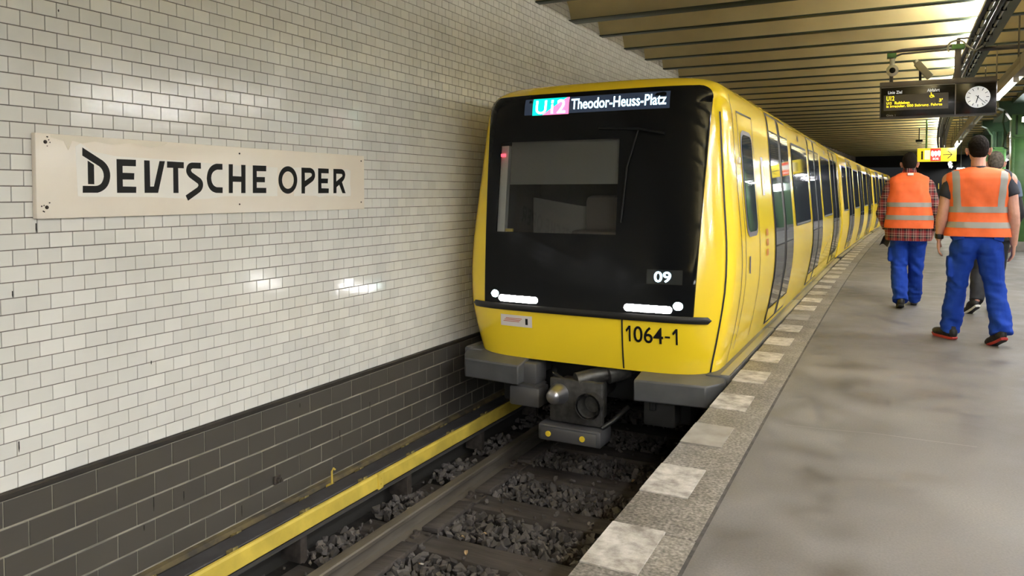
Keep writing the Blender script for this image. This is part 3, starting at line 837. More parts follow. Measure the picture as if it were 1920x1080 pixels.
def add_doors(car, specs):
    for (u0, u1) in specs:
        for s in (1, -1):
            mb = MB(); rrect(mb, s, u0, u1, .03, 2.075, .004, .03)
            d = mb.build('door', M_RUBBER, car, smooth=60, fixn=False)
            um = (u0 + u1) / 2
            for (a, b) in ((u0 + .05, um - .085), (um + .085, u1 - .05)):
                mb = MB(); rrect(mb, s, a, b, 1.90, 2.045, .008); mb.build('top_panel', M_YEL, d, smooth=60, fixn=False)
                mb = MB(); rrect(mb, s, a, b, .80, 1.885, .008); mb.build('pane', M_SIDEGLASS, d, smooth=60, fixn=False)
                mb = MB(); rrect(mb, s, a, b, .19, .785, .008); mb.build('lower_pane', M_SIDEGLASS, d, smooth=60, fixn=False)
                mb = MB(); rrect(mb, s, a, b, .055, .18, .008); mb.build('kick_panel', M_YEL, d, smooth=60, fixn=False)
def add_windows(car, specs, z0=.92, z1=1.88):
    for (u0, u1) in specs:
        for s in (1, -1):
            mb = MB(); rrect(mb, s, u0, u1, z0, z1, .004, .06)
            d = mb.build('window', M_RUBBER, car, smooth=60, fixn=False)
            mb = MB(); rrect(mb, s, u0 + .03, u1 - .03, z0 + .035, z1 - .03, .008, .045)
            mb.build('pane', M_SIDEGLASS, d, smooth=60, fixn=False)
            mb = MB(); rrect(mb, s, u0 + .04, u1 - .04, z0 + .012, z0 + .03, .010)
            mb.build('sill_trim', M_STEEL, d, smooth=60, fixn=False)
def add_under(car, front):
    # sill steps, underframe, wheels
    steps = frange(.12 if front else .05, CAR_L - .05, 5)
    for a, b in zip(steps[:-1], steps[1:]):
        for s in (1, -1):
            mb = MB(); mb.bb(min(s * .93, s * 1.11), max(s * .93, s * 1.11), a, b - .02, -.10, -.012, .014)
            st = mb.build('side_step', M_BUMP, car)
            mb = MB(); mb.bb(min(s * 1.035, s * 1.10), max(s * 1.035, s * 1.10), a + .015, b - .035, -.014, -.006, .003)
            mb.build('tread_edge', M_STEEL, st)
    mb = MB(); mb.bb(-.85, .85, .6 if front else .2, CAR_L - .2, -.42, -.03, .02)
    mb.build('underframe', M_UNDER, car)
    for u in (1.7, 3.4, CAR_L - 3.2, CAR_L - 1.5):
        for s in (1, -1):
            mb = MB(); mb.cyl((s * .66, u, -.47), (s * .77, u, -.47), .38, .38, 28); mb.cyl((s * .64, u, -.47), (s * .66, u, -.47), .40, .40, 28)
            mb.build('wheel', M_DSTEEL, car)
    mb = MB(); mb.bb(-.9, -.8, 1.3, 3.8, -.55, -.4, .02); mb.bb(.8, .9, 1.3, 3.8, -.55, -.4, .02)
    mb.build('bogie_frame', M_UNDER, car)
    mb = MB(); mb.bb(-.55, .55, 1.5, CAR_L - 1.5, 2.18, 2.225, .02); mb.build('roof_unit', M_BUMP, car)

def car_frame(ya):
    """rigid car standing on the curve from ya"""
    yb_ = ya + CAR_L
    h = math.atan((off(yb_) - off(ya)) / CAR_L)
    return (TRACK_U + off(ya), ya, 0.0), -h

NOSE_Y = 5.3
loc, rz = car_frame(NOSE_Y)
car1 = thing('subway_car', 'leading yellow subway car with black glass front and lit headlights', 'subway car', loc, rz, 'cars of the yellow train')
body_shell(True).build('body', M_YEL, car1, smooth=50)

# ---- black front glass with the windscreen left open
def ghw(z):
    hw = .86 + .075 * (z - .42) / 1.68
    zt, rc = 2.10, .10
    if z > zt - rc: hw -= rc - math.sqrt(max(rc * rc - (z - (zt - rc)) ** 2, 0))
    return hw
def gcols(z, a, b):
    h = ghw(z)
    return [-h + (a + h) * k / 3 for k in range(3)] + [a + (b - a) * k / 8 for k in range(9)] + [b + (h - b) * k / 6 for k in range(1, 7)]
zl = [.41, .5, .6, .7, .8, .9, .985, 1.1, 1.25, 1.37, 1.5, 1.6, 1.715, 1.8, 1.9, 1.965, 1.99, 2.01, 2.03, 2.05, 2.065, 2.078, 2.089, 2.096, 2.10]
mb = MB(); WA, WB = -.777, .267
grid = [[(v, fu(v, z, .012), z) for v in gcols(z, WA, WB)] for z in zl]
n = len(grid[0]); vv = [p for r_ in grid for p in r_]; ff = []
for i in range(len(zl) - 1):
    for j in range(n - 1):
        if .98 < zl[i] and zl[i + 1] < 1.72 and 3 <= j < 11: continue
        ff.append((i * n + j, i * n + j + 1, (i + 1) * n + j + 1, (i + 1) * n + j))
mb.add(vv, ff)
# rim so the pane has thickness
rim = [i * n for i in range(len(zl))] + [(len(zl) - 1) * n + j for j in range(1, n)] + [i * n + n - 1 for i in range(len(zl) - 2, -1, -1)]
base = len(mb.v); mb.v += [(mb.v[k][0] * 1.004, mb.v[k][1] + .016, mb.v[k][2]) for k in rim]
for k in range(len(rim) - 1):
    mb.f.append((rim[k], rim[k + 1], base + k + 1, base + k)); mb.m.append(0)
front_glass = mb.build('front_glass', M_BLACKGLASS, car1, smooth=50, fixn=False)
# transparent windscreen
m = bpy.data.materials.new('windscreen glass'); m.use_nodes = True; nt = m.node_tree
for nd_ in list(nt.nodes): nt.nodes.remove(nd_)
out = nt.nodes.new('ShaderNodeOutputMaterial'); mx = nt.nodes.new('ShaderNodeMixShader'); tr = nt.nodes.new('ShaderNodeBsdfTransparent'); gl = nt.nodes.new('ShaderNodeBsdfGlossy'); fr = nt.nodes.new('ShaderNodeFresnel')
tr.inputs[0].default_value = (.86, .87, .85, 1); gl.inputs['Roughness'].default_value = .03; fr.inputs[0].default_value = 1.45
nt.links.new(fr.outputs[0], mx.inputs[0]); nt.links.new(tr.outputs[0], mx.inputs[1]); nt.links.new(gl.outputs[0], mx.inputs[2]); nt.links.new(mx.outputs[0], out.inputs[0])
M_WIND = m
mb = MB(); mb.grid(lambda v, z: (v, fu(v, z, .011), z), frange(WA - .004, WB + .004, 10), frange(.981, 1.719, 8))
mb.build('windscreen', M_WIND, car1, smooth=60, fixn=False)
# cab behind the windscreen
M_CABDARK = mat('dark cab lining', (.05, .05, .048), .8)
M_CABGREY = mat('grey cab panel', (.17, .165, .15), .7)
mb = MB()
x0, x1, u0, u1, z0, z1 = -.9, .36, .30, 1.2, .9, 1.78
P = [(x0, u0, z0), (x1, u0, z0), (x1, u1, z0), (x0, u1, z0), (x0, u0, z1), (x1, u0, z1), (x1, u1, z1), (x0, u1, z1)]
mb.add(P, [(0, 1, 2, 3), (4, 7, 6, 5), (1, 5, 6, 2), (0, 3, 7, 4), (3, 2, 6, 7)])
mb.build('cab_lining', M_CABDARK, car1, smooth=None, fixn=False)
mb = MB(); mb.grid(lambda v, z: (v, fu(v, z) + .05, z), frange(-.70, WB + .03, 8), frange(1.37, 1.73, 4)); 
mb.grid(lambda v, z: (v, fu(v, z) + .055, z), frange(-.70, WB + .03, 8), frange(1.37, 1.73, 4), flip=True)
mb.build('sun_blind', mat('grey sun blind', (.22, .22, .205), .8), car1, fixn=False)
mb = MB()
for dd in (.02, .07): mb.grid(lambda v, z: (v, fu(v, z) + dd, z), frange(-.785, -.712, 3), frange(.975, 1.69, 8), flip=(dd > .03))
mb.grid(lambda d, z: (-.712, fu(-.712, z) + d, z), [.02, .07], frange(.975, 1.69, 8))
mb.grid(lambda d, z: (-.785, fu(-.785, z) + d, z), [.02, .07], frange(.975, 1.69, 8))
mb.build('cab_pillar', mat('pale cab pillar', (.85, .84, .80), .5), car1)
mb = MB(); mb.bb(-.78, -.74, fu(-.76, 1.61) + .004, fu(-.76, 1.61) + .016, 1.60, 1.625, .003); o = mb.build('red_lamp', mat('red indicator', (.6, .05, .08), .4, emit=(1, .08, .12), estr=1.5), car1)
mb = MB(); mb.add([(-.70, .62, .9), (.30, .62, .9), (.30, .62, 1.14), (-.25, .62, 1.19), (-.70, .62, 1.26), (-.70, .66, .9), (.30, .66, .9), (.30, .66, 1.14), (-.25, .66, 1.19), (-.70, .66, 1.26)], [(0, 1, 2, 3, 4), (9, 8, 7, 6, 5), (0, 5, 6, 1), (1, 6, 7, 2), (2, 7, 8, 3), (3, 8, 9, 4), (4, 9, 5, 0)])
mb.build('cab_panel', M_CABGREY, car1, smooth=None)
mb = MB(); mb.bb(-.15, .17, .45, .56, .95, 1.28, .05); mb.bb(-.22, .22, .30, .56, .9, 1.0, .04); mb.build('driver_seat', mat('cab seat fabric', (.10, .085, .075), .8), car1)
mb = MB(); mb.bb(-.70, -.63, fu(-.67, 1.0) + .01, fu(-.67, 1.0) + .03, .985, 1.01, .004); mb.build('yellow_tag', M_YBOARD, car1)

# ---- headlights, strip, seams, writing
def front_map(e): return lambda x, z, d: (x, fu(x, z, e + d), z)
M_HEAD = mat('headlight white', (1, 1, 1), .3, emit=(1, .97, .95), estr=26)
M_HEADB = mat('headlight bluish', (.9, 1, 1), .3, emit=(.72, 1, 1), estr=9)
def stadium(mb, x0, x1, zc, h, e, dome=.006):
    r = h / 2; n = 16
    def row(k, a): 
        t = k / n; x = x0 + (x1 - x0) * t
        d = min(x - x0, x1 - x); hh = r if d >= r else math.sqrt(max(r * r - (r - d) ** 2, 0))
        z = zc + a * hh
        return (x, fu(x, z, e + dome * (1 - a * a)), z)
    ks = sorted(set([0, .2, .4, .7, 1.0, 1.5] + list(range(2, n - 1)) + [n - 1.5, n - 1, n - .7, n - .4, n - .2, n]))
    mb.grid(row, ks, [-1, -.7, -.3, 0, .3, .7, 1])
for s in (-1, 1):
    mb = MB(); stadium(mb, min(s * .355, s * .715), max(s * .355, s * .715), .452, .052, .013)
    mb.build('headlight', M_HEAD, car1, smooth=60, fixn=False)
    mb = MB(); stadium(mb, min(s * .72, s * .79), max(s * .72, s * .79), .482, .058, .013)
    mb.build('marker_light', M_HEADB, car1, smooth=60, fixn=False)
mb = MB(); stadium(mb, -.995, .985, .385, .052, .018, .008); mb.build('front_strip', M_RUBBER, car1, smooth=60, fixn=False)
def vline(name, vf, za, zb, wid, e=.004):
    mb = MB(); mb.grid(lambda k, z: (vf(z) + k, fu(vf(z) + k, z, e), z), [-wid / 2, wid / 2], frange(za, zb, 16))
    return mb.build(name, M_RUBBER, car1, smooth=60, fixn=False)
vline('panel_gap', lambda z: .34, -.02, .37, .012)
vline('panel_gap', lambda z: wz(z) * .955, -.02, 1.90, .010)
vline('panel_gap', lambda z: -wz(z) * .955, -.02, 1.90, .010)
def side_line(u, z0_, z1_, wid=.012, s=1):
    mb = MB(); rrect(mb, s, u - wid / 2, u + wid / 2, z0_, z1_, .003); return mb.build('panel_gap', M_RUBBER, car1, smooth=60, fixn=False)
for s in (1, -1):
    side_line(.50, -.02, 2.05, .014, s)
M_LEDW = mat('white led', (.6, .9, 1), .4, emit=(.55, .85, 1.0), estr=2.2)
M_LEDU = mat('white led bright', (1, 1, 1), .4, emit=(1, .98, 1), estr=3.0)
M_LEDG = mat('green led field', (0, .6, .45), .4, emit=(.0, .62, .46), estr=1.0)
M_LEDP = mat('pink led field', (.9, .2, .4), .4, emit=(1.0, .16, .34), estr=1.1)
M_LEDBG = mat('display background', (.012, .016, .026), .1, emit=(.10, .15, .26), estr=.12)
def front_patch(name, pts_fn, us_, vs__, e, m_, parent=car1):
    mb = MB(); mb.grid(lambda a, b: (lambda q: (q[0], fu(q[0], q[1], e), q[1]))(pts_fn(a, b)), us_, vs__)
    return mb.build(name, m_, parent, smooth=60, fixn=False)
disp = front_patch('destination_display', lambda a, b: (-.56 + a * 1.20, 1.93 + b * .13), frange(0, 1, 8), frange(0, 1, 3), .0135, M_LEDBG)
front_patch('line_field_green', lambda a, b: (-.485 + a * .30 * (.30 + .70 * b) , 1.925 + b * .135), frange(0, 1, 6), frange(0, 1, 3), .0155, M_LEDG, disp)
front_patch('line_field_pink', lambda a, b: (-.485 + .30 * (.30 + .70 * b) + a * (.32 - .30 * (.30 + .70 * b)), 1.925 + b * .135), frange(0, 1, 6), frange(0, 1, 3), .0155, M_LEDP, disp)
text('line_number', 'U12', (-.455, 1.935, -.195, 2.045), front_map(.017), M_LEDU, disp, .002, .004)
text('destination_text', 'Theodor-Heuss-Platz', (-.145, 1.958, .615, 2.042), front_map(.016), M_LEDW, disp, .002, .012)
nb = front_patch('run_number_display', lambda a, b: (.52 + a * .26, .635 + b * .105), frange(0, 1, 4), frange(0, 1, 2), .0135, mat('number screen', (.02, .022, .022), .15))
text('run_number', '09', (.575, .648, .70, .728), front_map(.0155), M_LEDW, nb, .002, .02)
ONE = [(.0, .72), (.28, 1.0), (.44, 1.0), (.44, .0), (.28, .0), (.28, .78), (.07, .58)]
def one(x0, x1, z0, z1):
    me = poly_mesh([[(x0 + a / .44 * (x1 - x0), z0 + b * (z1 - z0)) for a, b in ONE]], front_map(.003), .002)
    me.materials.clear(); me.materials.append(M_BLACK); return link('car_number', me, car1)
one(.368, .405, .197, .316)
text('car_number', '064', (.428, .195, .648, .318), front_map(.003), M_BLACK, car1, .002, .008)
text('car_number', '-', (.662, .243, .698, .257), front_map(.003), M_BLACK, car1, .002, 0)
one(.715, .752, .197, .316)
# sticker
stk = front_patch('sticker', lambda a, b: (-.70 + a * .29, .228 + b * .092), frange(0, 1, 6), frange(0, 1, 2), .004, mat('white sticker', (.72, .66, .62), .4))
M_STRED = mat('faded red print', (.55, .16, .08), .5)
for k in range(3):
    front_patch('red_print', lambda a, b, k=k: (-.675 + .012 * k + a * .15, .265 + k * .012 + b * .006), frange(0, 1, 4), [0, 1], .0048, M_STRED, stk)
front_patch('black_print', lambda a, b: (-.47 + a * .022, .248 + b * .05), [0, 1], [0, 1], .0048, M_BLACK, stk)
# wiper
mb = MB(); mb.tube([(.62, fu(.62, 1.74, .03), 1.74), (.42, fu(.42, 1.78, .035), 1.78), (.10, fu(.1, 1.80, .03), 1.80)], .009, 8); mb.tube([(.42, fu(.42, 1.79, .03), 1.79), (.34, fu(.34, 1.5, .03), 1.50), (.31, fu(.31, 1.08, .03), 1.08)], .008, 8)
mb.build('wiper', M_BLACK, car1, smooth=60)

# ---- bumpers and coupler
for s in (-1, 1):
    mb = MB()
    a, b = (.47, 1.085)
    prof = [(-.14, -.055), (.10, -.018), (.5, -.018), (.5, -.21), (-.14, -.21)]
    xs = [s * a, s * (b - .10), s * b]
    us_ = [0, 0, .16]
    vv = []
    for x, du in zip(xs, us_):
        for (u, z) in prof: vv.append((x, u + (du if u < 0 else 0) + fu(min(abs(x), .9), .1) * .6, z))
    k = len(prof); ff = [tuple(range(k))[::-1], tuple(range(2 * k, 3 * k))]
    for i in range(2):
        for j in range(k):
            ff.append((i * k + j, i * k + (j + 1) % k, (i + 1) * k + (j + 1) % k, (i + 1) * k + j))
    mb.add(vv, ff); o = mb.build('bumper', M_BUMP, car1, smooth=30)
    md = o.modifiers.new('bevel', 'BEVEL'); md.width = .012; md.segments = 2; md.limit_method = 'ANGLE'
    mb = MB(); mb.bb(min(s * .55, s * .8), max(s * .55, s * .8), .25, .5, -.45, -.2, .02); mb.build('bumper_bracket', M_UNDER, car1)
mb = MB(); mb.cyl((.0, .9, -.30), (0, .16, -.30), .085, .085, 20); mb.cyl((0, .30, -.30), (0, .2, -.30), .115, .115, 20); mb.build('coupler_shank', M_COUPL, car1)
mb = MB(); mb.box((-.01, .06, -.30), (.36, .22, .30), None, .03); mb.box((-.01, -.03, -.30), (.44, .05, .34), None, .015); mb.build('coupler_head', M_COUPL, car1)
mb = MB(); mb.cyl((-.15, -.05, -.25), (-.15, -.17, -.25), .085, .055, 20); mb.sphere((-.15, -.165, -.25), (.056, .03, .056)); mb.build('coupler_cone', M_STEEL, car1, smooth=50)
mb = MB()
mb.cyl((.13, -.16, -.29), (.13, -.04, -.29), .10, .085, 24, cap=False); mb.cyl((.13, -.16, -.29), (.13, -.04, -.29), .082, .06, 24, cap=False); mb.build('coupler_funnel', M_COUPL, car1, smooth=50)
mb = MB(); mb.cyl((-.02, -.02, -.14), (.32, .3, -.06), .06, .06, 18); mb.cyl((.18, .12, -.1), (.3, .24, -.07), .075, .075, 18); mb.build('air_cylinder', M_COUPL, car1)
mb = MB(); mb.tube([(-.3, .2, -.12), (-.22, .02, -.12), (-.1, -.03, -.16)], .02, 8); mb.tube([(.34, .15, -.34), (.27, .0, -.42), (.2, -.05, -.47)], .018, 8); mb.build('hose', M_RUBBER, car1, smooth=60)
eb = MB(); eb.box((-.04, .0, -.545), (.52, .24, .13), None, .02); eb.box((-.04, -.125, -.545), (.46, .03, .10), None, .008); eb.box((-.04, .06, -.46), (.3, .1, .1), None, .01)
ebx = eb.build('electric_box', M_DSTEEL, car1)
for x in (-.2, .08):
    mb = MB(); mb.cyl((x, -.138, -.545), (x, -.148, -.545), .022, .022, 12); mb.build('yellow_cap', mat('yellow cap', (.7, .5, .03), .5), ebx)
mb = MB(); mb.bb(-.62, -.36, -.02, .18, -.22, -.05, .02); mb.add([(-.60, .0, -.06), (-.36, .0, -.24), (-.64, .0, -.24), (-.60, .18, -.06), (-.36, .18, -.24), (-.64, .18, -.24)], [(0, 1, 2), (5, 4, 3), (0, 3, 4, 1), (1, 4, 5, 2), (2, 5, 3, 0)])
mb.bb(-.60, -.33, -.03, .16, -.40, -.24, .02); mb.build('side_bracket', M_DSTEEL, car1)
mb = MB(); mb.bb(.5, .74, .02, .2, -.42, -.24, .02); mb.bb(.55, .6, .0, .04, -.30, -.21, .01); mb.build('sand_box', M_UNDER, car1)

# ---- cab door on the side, passenger doors and windows
for s in (1, -1):
    mb = MB()
    for (a, b, c, d) in ((.66, .672, .08, 1.93), (1.30, 1.312, .08, 1.93)):
        rrect(mb, s, a, b, c, d, .003)
    rrect(mb, s, .66, 1.312, 1.925, 1.94, .003)
    cd_ = mb.build('cab_door', M_RUBBER, car1, smooth=60, fixn=False)
    mb = MB(); rrect(mb, s, .74, 1.24, .95, 1.80, .005, .10); wv = mb.build('cab_window_frame', mat('grey window frame', (.16, .16, .17), .35), cd_, smooth=60, fixn=False)
    mb = MB(); rrect(mb, s, .775, 1.205, .99, 1.765, .009, .08); mb.build('cab_pane', M_SIDEGLASS, cd_, smooth=60, fixn=False)
    mb = MB(); rrect(mb, s, .80, .845, .66, .80, .006, .012); mb.build('door_handle', M_DSTEEL, cd_, smooth=60, fixn=False)
    mb = MB(); rrect(mb, s, 1.62, 1.74, 1.28, 1.62, .004, .01); mb.build('notice', mat('white notice', (.7, .68, .62), .5), car1, smooth=60, fixn=False)
    for k in range(3):
        mb = MB(); rrect(mb, s, 1.63, 1.75, .74 + .09 * k, .80 + .09 * k, .004, .01); mb.build('pictogram', mat('faded orange pictogram', (.50, .20, .02), .5), car1, smooth=60, fixn=False)
    mb = MB(); mb.cyl((s * 1.03, .58, 1.55), (s * 1.075, .58, 1.55), .03, .025, 12); mb.build('side_lamp', M_WHITE, car1)
add_doors(car1, ((2.15, 3.52), (5.55, 6.98), (9.0, 10.42)))
add_windows(car1, ((3.76, 5.32), (7.24, 8.76)))
add_under(car1, True)
for a in (4.5, 8.0):
    mb = MB(); rrect(mb, 1, a, a + .09, 1.935, 2.0, .005); mb.build('grille', M_RUBBER, car1, smooth=60, fixn=False)

def mid_car(k, label):
    ya = NOSE_Y + (CAR_L + .42) * k
    loc, rz = car_frame(ya)
    c = thing('subway_car', label, 'subway car', loc, rz, 'cars of the yellow train')
    body_shell(False).build('body', M_YEL, c, smooth=50)
    add_windows(c, ((.32, 1.32), (3.28, 4.72), (6.68, 8.12), (10.0, 10.75)))
    add_doors(c, ((1.58, 3.0), (5.0, 6.42), (8.4, 9.82)))
    add_under(c, False)
    mb = MB(); mb.bb(-.8, .8, -.40, .0, .0, 2.0, .03); mb.build('gangway_bellows', M_RUBBER, c)
    return c
mid_car(1, 'second yellow car of the train, coupled behind the leading car')
mid_car(2, 'third yellow car of the train, farther along the platform curve')
# ================================================================== LAMPS
M_TUBE = mat('lit lamp diffuser', (1, 1, 1), .4, emit=(.98, .985, 1.0), estr=LAMP_STRENGTH)
M_TUBEF = mat('lit lamp tube in far row', (1, 1, 1), .4, emit=(.98, .985, 1.0), estr=LAMP_STRENGTH * 1.5)
M_STRIP = mat('lit tube of added strip', (1, 1, 1), .4, emit=(1.0, .95, .85), estr=STRIP_STRENGTH)
M_TROUGH = mat('white lamp trough', (.6, .58, .52), .5)
M_TROUGHO = mat('brown lamp housing', (.16, .135, .09), .5)
LAMP_Z = 2.72
LSP = 4.2
def lamp(u, y, label, group, lit=True):
    loc = CP(u, y, LAMP_Z)
    root = thing('fluorescent_lamp', label, 'lamp', loc, -math.atan(.006 + .0018 * max(y - 2, 0)), group)
    L_ = 2.0
    mb = MB(); mb.bb(-.085, .085, -LSP / 2 + .005, LSP / 2 - .005, .0, .10, .006); mb.bb(-.088, -.083, -LSP / 2 + .005, LSP / 2 - .005, -.072 if u < 2 else -.062, .01); mb.build('trough', M_TROUGHO, root)  # left lip added to cut the light on the upper wall
    mb = MB(); mb.cyl((0, -L_ / 2, -.045), (0, L_ / 2, -.045), .022, .022, 14); mb.build('tube', (M_TUBE if u < 3 else M_TUBEF) if lit else M_WHITE, root)
    for s in (-1, 1):
        mb = MB(); mb.bb(-.03, .03, s * (L_ / 2 + .01) - .02, s * (L_ / 2 + .01) + .02, -.07, .0, .004); mb.build('end_cap', M_TROUGH, root)
        mb = MB(); mb.cyl((0, s * 1.2, .09), (0, s * 1.2, 3.60 - LAMP_Z), .010, .010, 8); mb.build('hanger', M_TROUGHO, root)
    return root
LAMP_LAB = {3: 'brown trough lamp with white tube at right edge above the clock', 4: 'trough lamp hanging just behind the departure display', 6: 'trough lamp with bright end above right end of yellow direction sign'}
for k in range(-4, 12):
    y = -.7 + LSP * k
    lamp(1.33, y, LAMP_LAB.get(k, 'brown trough lamp in the hanging row between ceiling girder and green columns'), 'lamps beside the girder', k not in (4, 5, 7, 8))
for k in (-1.5, -.5, .5):  # extra lamps out of view, added to brighten the train front
    lamp(1.33 + .55, -.7 + LSP * k, 'added unseen trough lamp beside the row, above the near platform', 'added lamps above the near platform')
for k in range(-4, 11):
    lamp(3.37, -.7 + 4.2 * k, 'brown trough lamp in the far row behind the green columns', 'lamps behind the columns')
# unseen strip lights added on the girder's track side to brighten the vaults
for k in range(-3, 11):
    y = -4 + LSP * k
    root = thing('added_strip_light', 'added strip light, unseen in dark channel along left side of ceiling girder', 'lamp', CP(.885, y, 3.262), -math.atan(.006 + .0018 * max(y - 2, 0)), 'added strip lights on the girder')
    mb = MB(); mb.bb(-.036, .04, -LSP / 2 + .01, LSP / 2 - .01, -.004, .004); mb.bb(-.040, -.036, -LSP / 2 + .01, LSP / 2 - .01, -.004, .039); mb.build('channel', M_BLACK, root)  # left lip shaped to keep the added strip's light off the wall
    mb = MB(); mb.cyl((0, -LSP / 2 + .2, .034), (0, LSP / 2 - .2, .034), .014, .014, 10); mb.build('tube', M_STRIP, root)
    for s in (-1, 1):
        mb = MB(); mb.bb(-.02, .02, s * (LSP / 2 - .19) - .015, s * (LSP / 2 - .19) + .015, .0, .055, .003); mb.bb(-.01, .01, s * 1.0 - .01, s * 1.0 + .01, .0, .09); mb.build('holder', M_DSTEEL, root)

# ================================================================== COLUMNS
CL = ['nearest green riveted steel column at the right edge of the photo', 'second green steel column, just left of nearest column', 'third green steel column behind the head of the tall worker', 'fourth green steel column, farther along the platform', 'fifth green steel column near the dark platform end', 'green steel column out at the near side of the platform']
for i, y in enumerate((20.0, 25.2, 30.4, 35.6, 40.8, 3.6)):
    u = 2.36
    root = thing('column', CL[i], 'column', CP(u, y, 0), 0, 'green columns')
    mb = MB(); mb.bb(-.15, .15, -.16, .16, .22, 2.52, .004); mb.build('shaft', M_GREEN, root)
    mb = MB(); mb.bb(-.24, .24, -.24, .24, -.002, .22, .015); mb.build('plinth', mat('grey concrete plinth', (.26, .25, .24), .7, var=.1), root)
    mb = MB()
    for s in (-1, 1):
        mb.bb(s * .135 - .028, s * .135 + .028, -.178, .178, .22, 2.5, .004)
    mb.build('corner_angles', M_GREEN, root)
    mb = MB()
    for s in (-1, 1):
        for k in range(19):
            mb.sphere((s * .13, -.18, .34 + .115 * k), (.011, .009, .011), 6, 4)
    stuff(mb.build('rivets', M_GREEN, root))
    # capital: clamp plates, flutes and brackets that carry the ceiling
    mb = MB(); mb.bb(-.165, .165, -.175, .175, 2.50, 2.54, .006); mb.build('collar', M_GREEN, root)
    mb = MB(); mb.bb(-.17, .17, -.17, .17, 2.54, 3.05, .01); cap_ = mb.build('capital', M_DGREEN if i else mat('pale green steel paint', (.10, .22, .10), .35), root)
    for s in (-.08, .08):
        mb = MB(); mb.bb(s - .02, s + .02, -.19, -.165, 2.60, 3.03, .008); mb.build('flute', M_DGREEN, cap_)
    mb = MB(); mb.add([(-.14, -.19, 2.60), (-.09, -.19, 2.55), (.09, -.19, 2.55), (.14, -.19, 2.60), (-.14, -.17, 2.60), (-.09, -.17, 2.55), (.09, -.17, 2.55), (.14, -.17, 2.60)], [(0, 1, 2, 3), (7, 6, 5, 4), (0, 4, 5, 1), (1, 5, 6, 2), (2, 6, 7, 3), (3, 7, 4, 0)])
    mb.build('gusset', M_GREEN, cap_, smooth=None)
    mb = MB()
    pr = [(-.17, 2.95), (-.30, 3.16), (-.42, 3.22), (-.42, 3.36), (.42, 3.36), (.42, 3.22), (.30, 3.16), (.17, 2.95)]
    k = len(pr); mb.add([(a, -.16, b) for a, b in pr] + [(a, .16, b) for a, b in pr], [tuple(range(k)), tuple(range(k, 2 * k))[::-1]] + [(j, (j + 1) % k, k + (j + 1) % k, k + j) for j in range(k)])
    mb.build('bracket', M_DGREEN, root, smooth=None)
# longitudinal beam over the columns
g = struct(sweep('column_beam', [(2.2, 3.30), (2.52, 3.30), (2.52, 3.42), (2.2, 3.42)], M_GREENBEAM))
# cable hanging down beside nearest column
cx, cy, cz = CP(2.12, 20.1, 0)
mb = MB(); mb.tube([(cx - .05, cy - .1, 3.2), (cx - .08, cy - .1, 2.9), (cx - .02, cy - .1, 2.6), (cx - .07, cy - .1, 2.35), (cx + .02, cy - .1, 2.3)], .02, 8)
tag(mb.build('cable', M_DGREEN, smooth=60), 'drooping cable beside the top of the nearest green column', 'cable')
# bright luminaire on the nearest column
root = thing('column_lamp', 'bright white lamp glowing at the top of the nearest green column', 'lamp', CP(2.50, 19.70, 2.88))
mb = MB(); mb.bb(-.14, .14, -.03, .05, -.02, .10, .01); mb.build('housing', M_TROUGH, root)
mb = MB(); mb.bb(-.13, .13, -.05, -.028, -.015, .09, .008); mb.build('diffuser', mat('lamp diffuser', (1, 1, 1), .4, emit=(.85, 1, .95), estr=22), root)
root = thing('column_lamp', 'small white lamp behind the right end of the yellow direction sign', 'lamp', CP(1.55, 28.5, 2.02))
mb = MB(); mb.bb(-.12, .12, -.03, .05, -.15, .12, .01); mb.build('housing', M_TROUGH, root)
mb = MB(); mb.bb(-.11, .11, -.05, -.028, -.14, .11, .008); mb.build('diffuser', mat('lamp diffuser', (1, 1, 1), .4), root)
mb = MB(); mb.cyl((0, 0, .12), (0, 0, 1.33), .012, .012, 8); mb.build('rod', M_DSTEEL, root)
# blue bin at the right edge, beside the nearest column
root = thing('waste_bin', 'blue waste bin partly cut by the right edge beside the column', 'bin', CP(2.78, 20.6, 0))
M_BLUE = mat('blue bin paint', (.03, .22, .45), .4)
mb = MB(); mb.bb(-.2, .2, -.2, .2, .06, .86, .03); mb.build('body', M_BLUE, root)
mb = MB(); mb.bb(-.21, .21, -.21, .21, .86, .95, .03); mb.build('lid', M_BLUE, root)
mb = MB(); mb.bb(-.17, .17, -.17, .17, -.0, .06, .01); mb.build('base', M_BLACK, root)
mb = MB(); mb.bb(-.12, .12, -.212, -.2, .70, .78, .004); mb.build('slot', M_BLACK, root)

# ================================================================== DEPARTURE DISPLAY
DY = 11.0
dsp = thing('departure_display', 'black hanging departure display with yellow text and round clock', 'display', (.612, DY, 2.28))
def dm(e): return lambda x, z, d: (x - .612, -.13 - e - d, z - 2.28)
M_CASE = mat('dark grey display case', (.045, .042, .045), .45)
M_CASETOP = mat('grey display top', (.13, .12, .125), .5)
M_SCREEN = mat('display black screen', (.006, .006, .006), .18)
M_LED = mat('amber led text', (.9, .7, .02), .4, emit=(1.0, .72, .02), estr=1.1)
M_LEDDIM = mat('amber led haze', (.05, .045, .04), .3)
M_PRINT = mat('white print', (.75, .75, .75), .4, emit=(1, 1, 1), estr=.35)
mb = MB(); mb.bb(-.645, .645, -.13, .13, 0, .40, .006); mb.build('case', M_CASE, dsp)
mb = MB(); mb.bb(-.648, .648, -.135, .135, .40, .462, .006); mb.build('top_cover', M_CASETOP, dsp)
mb = MB(); mb.bb(-.63, .20, -.134, -.129, .012, .385, .002); scr = mb.build('screen', M_SCREEN, dsp)
mb = MB(); mb.bb(-.63, .20, -.137, -.129, .388, .396, .001); mb.build('bright_edge', M_STEEL, dsp)
mb = MB(); mb.bb(.212, .635, -.134, -.129, .012, .385, .002); ck = mb.build('clock_panel', M_SCREEN, dsp)
